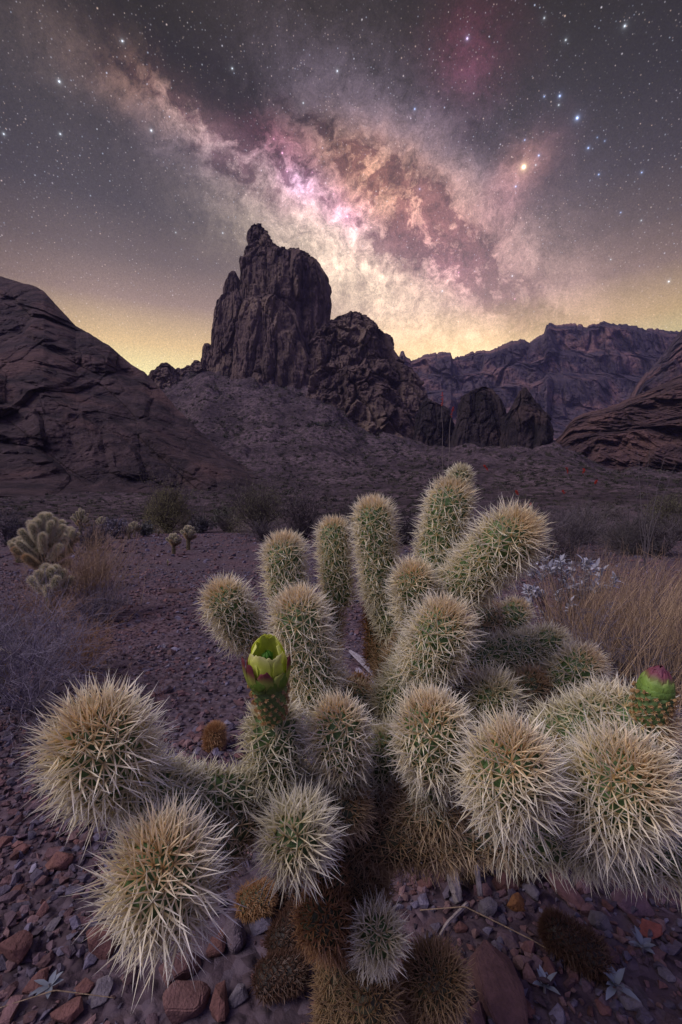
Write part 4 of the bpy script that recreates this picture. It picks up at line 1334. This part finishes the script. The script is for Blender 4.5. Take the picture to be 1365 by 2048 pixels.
# ---- dead wood
def stick(name, pts, r, colr, label, n=26, twist=5.0):
    pts = np.array(pts, float)
    t = np.linspace(0, len(pts) - 1, n)
    c = np.stack([np.interp(t, np.arange(len(pts)), pts[:, k]) for k in range(3)], 1)
    c = c + 0.25 * r[0] * np.stack([fbm(np.stack([t * 3, 0 * t + k, 0 * t + 2.], 1), 3) for k in range(3)], 1)
    na = 22
    rr = np.interp(t, np.linspace(0, len(pts) - 1, len(r)), r)
    tan = unit(np.gradient(c, axis=0)); a, b = basis(tan)
    th = np.linspace(0, 2 * math.pi, na, endpoint=False)
    fl = 1 + .28 * np.sin(th[None] * 5 + t[:, None] * .5) + .16 * np.sin(th[None] * 11 + t[:, None]) + .12 * rng.normal(size=(1, na))
    v = c[:, None] + (a[:, None] * np.cos(th)[None, :, None] + b[:, None] * np.sin(th)[None, :, None]) * (rr[:, None] * fl)[..., None]
    idx = np.arange(n * na).reshape(n, na); nx = np.roll(idx, -1, 1)
    q = np.stack([idx[:-1], nx[:-1], nx[1:], idx[1:]], -1).reshape(-1, 4)
    mb = MB().add(np.vstack([v.reshape(-1, 3), c[:1], c[-1:]]), [[n * na, nx[0, k], idx[0, k]] for k in range(na)] + [[n * na + 1, idx[-1, k], nx[-1, k]] for k in range(na)], q, colr)
    return tag(mb.build(name, M_WOOD, None, tuple(c[0])), label, 'dead wood')


up = lambda p, z: p + np.array([0, 0, z])
stick('dead_branch', [up(G(700, 1310), .02), up(G(725, 1330), .02), up(G(752, 1362), .015)], [.006, .016, .006], (0.26, 0.24, 0.27), 'weathered grey piece of wood on the gravel behind the cactus centre')
stick('dead_branch', [up(G(715, 1345), .012), up(G(760, 1385), .012)], [.010, .004], (0.22, 0.20, 0.24), 'thin split grey wood beside the weathered piece behind the cactus')
stick('dead_branch', [up(G(902, 1735), .09), up(G(905, 1790), .03), up(G(918, 1815), .008)], [.009, .0095, .006], (0.22, 0.19, 0.19), 'upright grey splinter of wood under the right arm of the cactus')
stick('dead_branch', [up(G(940, 1740), .10), up(G(962, 1810), .015)], [.006, .004], (0.15, 0.13, 0.14), 'thinner dark splinter right of the upright grey splinter')
stick('dead_branch', [up(G(1225, 1740), .05), up(G(1245, 1775), .015)], [.007, .004], (0.17, 0.14, 0.16), 'short grey stick under the rightmost spiny ball')
stick('dead_branch', [up(G(935, 1820), .012), up(G(895, 1860), .012), up(G(865, 1905), .006)], [.0028, .0022, .001], (0.34, 0.29, 0.26), 'forked pale twig lying right of the trunk', 20)
stick('dead_branch', [up(G(840, 1832), .01), up(G(930, 1832), .016), up(G(1000, 1862), .012), up(G(1060, 1890), .01), up(G(1190, 1960), .006)], [.0006, .0008, .0008, .0006, .0004], (0.30, 0.22, 0.14), 'long thin straw coloured stem crossing the gravel right of the trunk', 40)
stick('dead_branch', [up(G(0, 2030), .01), up(G(110, 2000), .014), up(G(230, 2010), .01)], [.0005, .0006, .0004], (0.26, 0.19, 0.12), 'thin straw coloured stem at the bottom left corner', 30)


# ---- fallen cholla joints
def fallen(px, py, r, L, style, label, ax=(0.5, 0.2, 0.3), ln=0.02, group=None):
    g = up(G(px, py), r + L * 0.35)
    a = unit(np.array(ax))
    b_, s_ = joint(g - a * ln / 2, g + a * ln / 2, r, L, style, spacing=0.008, per=12, width=0.0006)
    root = empty('fallen_joint', tuple(g - [0, 0, r]), label, 'cactus joint', group)
    b_.build('stem_joint', M_STEM, root, g - [0, 0, r])
    s_.build('spines', M_SPINE, root, g - [0, 0, r], smooth=False)


GRP = 'broken off cactus joints on the ground'
fallen(430, 1500, .022, .026, 'rust', 'rust orange spiny joint on the gravel between left ball and flower', (0, .1, 1), .03, GRP)
fallen(512, 1830, .020, .016, 'rust', 'rust brown spiny joint right of the lowest left spiny ball', (.6, 0, .2), .02, GRP)
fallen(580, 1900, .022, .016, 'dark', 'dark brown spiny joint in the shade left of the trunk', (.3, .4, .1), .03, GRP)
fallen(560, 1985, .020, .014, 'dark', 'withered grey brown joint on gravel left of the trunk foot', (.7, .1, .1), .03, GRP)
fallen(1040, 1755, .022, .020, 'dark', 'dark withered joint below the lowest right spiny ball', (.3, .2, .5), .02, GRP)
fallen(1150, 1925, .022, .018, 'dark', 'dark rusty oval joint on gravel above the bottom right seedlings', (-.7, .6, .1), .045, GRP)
fallen(1110, 1480, .034, .024, 'rust', 'rust orange joint on the ground behind the right branches', (.6, .2, .1), .03, GRP)
fallen(935, 1755, .018, .018, 'brown', 'small brown spiny joint beside the upright grey splinter', (.1, .1, .7), .01, GRP)
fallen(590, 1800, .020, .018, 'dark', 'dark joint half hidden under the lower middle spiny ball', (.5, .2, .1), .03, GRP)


# ---- chollas in the middle distance
def small_cholla(px, py, hpx, wpx, nj, label, name='cholla', group='small chollas on the flat', jr=None, low=0.52, depth=None, tilt=(0, 0)):
    g = G(px, py) if depth is None else np.array([(px - 682.5) / F * depth, depth, ground_z((px - 682.5) / F * depth, depth)[0]])
    d = g[1]
    h, wd = hpx / F * d, wpx / F * d / 2
    jr = jr or min(0.075 * h, 0.035)
    root = empty(name, tuple(g), label, 'cactus', group)
    tk, _ = joint(g, g + np.array([tilt[0] * h, tilt[1] * h, h * 0.60]), jr * 0.9, jr * .5, 'brown', spacing=jr * .55, per=9, width=jr * 0.03, lo=True)
    tk.build('trunk', M_STEM, root, g)
    _.build('spines', M_SPINE, root, g, smooth=False)
    for k in range(nj):
        f_ = (k + .5) / nj
        e_ = R(-8) + R(95) * f_ ** 0.8
        ph = k * 2.39996 + rng.uniform(-.3, .3)
        dr = np.array([math.cos(ph) * math.cos(e_), math.sin(ph) * math.cos(e_), math.sin(e_)])
        c = g + np.array([tilt[0] * h, tilt[1] * h, 0]) + np.array([0, 0, h * low])
        end = c + dr * np.array([wd, wd, h * (1 - low) - jr]) * rng.uniform(.86, 1.04)
        dr2 = unit(dr * 1.0 + np.array([0, 0, .55]))
        beg = end - dr2 * jr * rng.uniform(3.0, 4.4)
        st_ = 'pale' if f_ > .16 else ('tan' if f_ > .06 else 'brown')
        b_, s_ = joint(beg, end - dr2 * jr * .5, jr * rng.uniform(.42, .56), jr * .85, st_, spacing=jr * .34, per=9, width=jr * 0.022, lo=True)
        o = b_.build('stem_joint', M_STEM, root, g)
        s_.build('spines', M_SPINE, o, g, smooth=False)


small_cholla(88, 1185, 172, 104, 30, 'largest mid distance cholla with a broad pale crown near the left edge', jr=.042, low=.40)
small_cholla(103, 1245, 128, 80, 15, 'second cholla, lower and just in front of the largest one', jr=.034, low=.5)
small_cholla(40, 1125, 60, 46, 12, 'cholla mostly hidden at the left behind the largest one', jr=.05)
small_cholla(162, 1085, 72, 38, 18, 'cholla with dark trunk just right of the largest one')
small_cholla(140, 1110, 62, 36, 12, 'cholla touching the right side of the largest one', jr=.05)
small_cholla(203, 1070, 40, 26, 14, 'small round cholla left of the pair on the flat')
small_cholla(258, 1078, 30, 18, 8, 'tiny cholla at left of the close pair')
small_cholla(269, 1074, 34, 24, 12, 'tiny cholla at right of the close pair')
small_cholla(348, 1108, 46, 32, 16, 'little cholla with bare brown trunk in front of the pale green bush')
small_cholla(377, 1100, 54, 30, 16, 'little cholla right of the pale green bush, slightly taller')
small_cholla(336, 1132, 14, 8, 2, 'tiniest seedling cholla alone on the open flat')
small_cholla(318, 1072, 16, 10, 4, 'tiny faint cholla at the foot of the pale green bush')
small_cholla(-12, 1400, 118, 60, 7, 'spiny cholla top cut by the left edge below the grey bush', jr=.032)

# ---- shrubs and small trees further off
def round_bush(px, py, hpx, wpx, leaf, label, name='desert_shrub', cat='shrub', n=40, leafn=1600, group=None, dome=False, depth=None, ls=0.005, branch=DRK):
    return bush(name, px, py, hpx, wpx, n, branch, label, cat, kids=(3, 3), wig=.22, up=.08, group=group, leaf=leaf, leafn=leafn,
                leafs=ls * (G(px, py)[1] if depth is None else depth), dome=dome, depth=depth, r0=0.0009 * (depth or G(px, py)[1]))


round_bush(335, 1066, 92, 100, (0.19, 0.175, 0.085), 'rounded olive yellow bush behind the little chollas', 'palo_verde_bush', 'bush', 80, 24000, ls=.0013, dome=True)
round_bush(520, 1066, 100, 130, (0.15, 0.14, 0.085), 'wide dull green bush behind the upper left cactus branches', 'palo_verde_bush', 'bush', 80, 16000, ls=.0013, dome=True)
round_bush(1335, 1075, 90, 110, (0.115, 0.11, 0.06), 'dull olive bush at the right edge behind the grass', 'palo_verde_bush', 'bush', 70, 14000, ls=.0013, dome=True)
for k, (px, py, hp, wp, c, lab) in enumerate([
        (610, 1078, 95, 120, DRK, 'dark brushy bush behind the left cactus branches'), (450, 1062, 44, 60, (.09, .09, .07), 'low grey green shrub between the olive bush and the cactus'),
        (15, 1090, 60, 90, (.075, .065, .08), 'dark purple grey shrub at the left edge of the flat'), (232, 1078, 34, 44, (.13, .12, .15), 'pale grey shrub between two small chollas'),
        (185, 1100, 46, 60, (.10, .085, .10), 'purple grey shrub below the dark trunked cholla'), (400, 1066, 30, 40, (.08, .075, .075), 'small dark shrub right of the olive bush'),
        (290, 1072, 24, 34, (.11, .11, .10), 'small grey shrub left of the olive bush'), (700, 1085, 70, 110, (.07, .06, .06), 'dark shrub seen between the two tallest left branches'),
        (810, 1090, 60, 100, (.06, .05, .055), 'dark shrub between the two tallest branches'), (1180, 1085, 66, 120, (.085, .075, .07), 'brown grey shrub above the silver leaved bush'),
        (920, 1075, 50, 100, (.07, .06, .06), 'dark shrub right behind the tallest branch'), (1070, 1062, 50, 100, (.08, .065, .065), 'dark reddish shrub behind the leaning branch')]):
    round_bush(px, py, hp, wp, c, lab, leafn=1500, ls=.003, group='shrubs along the far side of the flat', branch=tuple(np.array(c) * .9))

# thicket on the right: a few dead shrubs, then copies of them
def copy_thing(o, loc, rz, sc, label):
    c = o.copy(); COL.objects.link(c)
    c.location = loc; c.rotation_euler = (0, 0, rz); c.scale = (sc, sc, sc * 1.0)
    c['label'] = label
    for ch in o.children:
        k_ = ch.copy(); k_.parent = c; COL.objects.link(k_)
    return c


protoB = [bush('dead_shrub', 900 + 90 * k, 1105 + 8 * k, 75, 150, 55, ((.085, .07, .075), (.11, .09, .09), (.075, .06, .06))[k], 'tangled dark dead shrub in the thicket right of the cactus', 'shrub', kids=(4, 3), wig=.3,
               group='dead shrubs in the thicket at right') for k in range(3)]
for k in range(34):
    px, py = rng.uniform(840, 1380), 1040 + 75 * rng.uniform(0, 1) ** 1.2
    if k > 25: px = rng.uniform(430, 800); py = rng.uniform(1050, 1085)
    src = protoB[k % 3]
    g = G(px, py)
    far_ = py < 1066
    c_ = copy_thing(src, tuple(g), rng.uniform(0, 6.28), rng.uniform(.6, 1.15) * (1 + (g[1] - 8) * .05), 'x')
    if k > 25:
        c_['label'] = 'dark dead shrub behind the upper left cactus branches'; c_['group'] = 'dead shrubs behind the left branches'
    else:
        c_['label'] = 'small dark dead shrub at the far edge of the right thicket' if far_ else 'tangled dark dead shrub in the thicket right of the cactus'
        c_['group'] = 'dead shrubs at the far edge of the thicket' if far_ else 'dead shrubs in the thicket at right'

# ocotillos
def ocotillo(px, depth, tips, colr, label, red=True, r=0.012):
    g = np.array([(px - 682.5) / F * depth, depth, ground_z((px - 682.5) / F * depth, depth)[0]])
    root = empty('ocotillo', tuple(g), label, 'shrub')
    for tx, ty in tips:
        tip = P(tx, ty, depth + rng.uniform(-.05, .05) * depth)
        t = np.linspace(0, 1, 12)[:, None]
        pth = g + (tip - g) * np.concatenate([t ** 1.35, t ** 1.35, t], 1)
        pth[1:-1] += rng.normal(0, .012 * np.linalg.norm(tip - g) * .4, (10, 3))
        MB().add(*tubes([pth], [np.linspace(r, r * .35, 12)], 5, colr)).build('stem', M_TWIG, root, g)
        if red:
            n_ = 40
            c = pth[-1] + rng.normal(0, 1, (n_, 3)) * .0010 * depth + (pth[-1] - pth[-2]) * rng.uniform(-.4, .5, (n_, 1))
            a = unit(rng.normal(size=(n_, 3))) * .0022 * depth
            b = unit(rng.normal(size=(n_, 3))) * .0010 * depth
            v = np.stack([c - a, c + b, c + a, c - b], 1).reshape(-1, 3)
            MB().add(v, None, np.arange(n_ * 4).reshape(-1, 4), (0.45, 0.05, 0.035)).build('blossom', M_PETAL, root, g)


ocotillo(885, 7.5, [(885, 800), (905, 824)], (0.17, 0.14, 0.13), 'ocotillo with two tall thin stems and red tips above the tallest branch', r=.008)
ocotillo(1060, 16, [(973, 936), (1035, 985), (1062, 1010)], (0.12, 0.10, 0.10), 'ocotillo with scattered red tips behind the leaning branch', r=.012)
ocotillo(1165, 18, [(1135, 940), (1168, 942), (1192, 964), (1128, 984)], (0.12, 0.10, 0.10), 'ocotillo with four red tips on the slope at right', r=.012)
ocotillo(1290, 5.5, [(1262, 940), (1275, 905), (1300, 890), (1330, 915), (1352, 930)], (0.11, 0.095, 0.10), 'bare thin stalks rising at the right edge above the grass', False, r=.005)
ocotillo(222, 15, [(195, 1000), (208, 996), (222, 1003), (236, 998), (250, 1010), (180, 1012)], (0.085, 0.075, 0.07), 'bare ocotillo with fanned stems left of the olive bush', False, r=.014)
ocotillo(405, 16, [(395, 1010), (404, 1004), (412, 1008), (420, 1016)], (0.085, 0.08, 0.07), 'bare ocotillo right of the olive bush', False, r=.014)

# ---- scrub on the slopes: uncountable
mb = MB()
N_ = 11000
azs = rng.uniform(-40, 41, N_); ds = np.exp(rng.uniform(math.log(17), math.log(560), N_))
x = ds * np.tan(np.radians(azs)); y = ds
keep = (fbm(np.stack([x / (12 + .12 * ds), y / (12 + .12 * ds), 0 * x], 1), 4) - 0.16 * (ds < 90)) > rng.uniform(-.45, .25, N_)
x, y, ds = x[keep], y[keep], ds[keep]
z = ground_z(x, y)
n_ = len(x)
rs = ds * rng.uniform(0.0030, 0.0085, n_) * (1 + .5 * (rng.uniform(0, 1, n_) > .9))
lf = 26
off = unit(rng.normal(size=(n_, lf, 3))) * rng.uniform(.15, .8, (n_, lf, 1)) * rs[:, None, None] * np.array([1.2, 1.2, .7])
off[..., 2] = np.abs(off[..., 2])
c = np.stack([x, y, z], 1)[:, None] + off
a = unit(rng.normal(size=c.shape)) * rs[:, None, None] * .38
b = unit(rng.normal(size=c.shape)) * rs[:, None, None] * .24
v = np.stack([c - a, c + b, c + a], 2).reshape(-1, 3)
cs = np.array([(0.032, 0.034, 0.022), (0.050, 0.048, 0.032), (0.030, 0.026, 0.026), (0.075, 0.068, 0.05)])[rng.integers(0, 4, n_)]
mb.add(v, np.arange(n_ * lf * 3).reshape(-1, 3), None, np.repeat(cs, lf * 3, 0))
tag(mb.build('desert_scrub', M_SCRUB, smooth=False), 'dark low scrub dotted over the stony slopes', 'scrub', kind='stuff')

# ---- evening air
bm = bmesh.new(); bmesh.ops.create_cube(bm, size=1.0)
me = bpy.data.meshes.new('haze'); bm.to_mesh(me); bm.free()
hz = bpy.data.objects.new('haze', me); COL.objects.link(hz)
hz.scale = (4400, 4400, 860); hz.location = (0, 0, 380)
m = bpy.data.materials.new('air'); m.use_nodes = True; n = NT(m.node_tree)
pv = n.new('ShaderNodeVolumePrincipled', {'Color': (0.50, 0.47, 0.92), 'Density': 0.00006, 'Anisotropy': 0.0})
o_ = n.n.new('ShaderNodeOutputMaterial'); n.t.links.new(pv.outputs[0], o_.inputs['Volume'])
me.materials.append(m)
tag(hz, 'thin bluish evening air between the mountains', 'haze', kind='stuff')
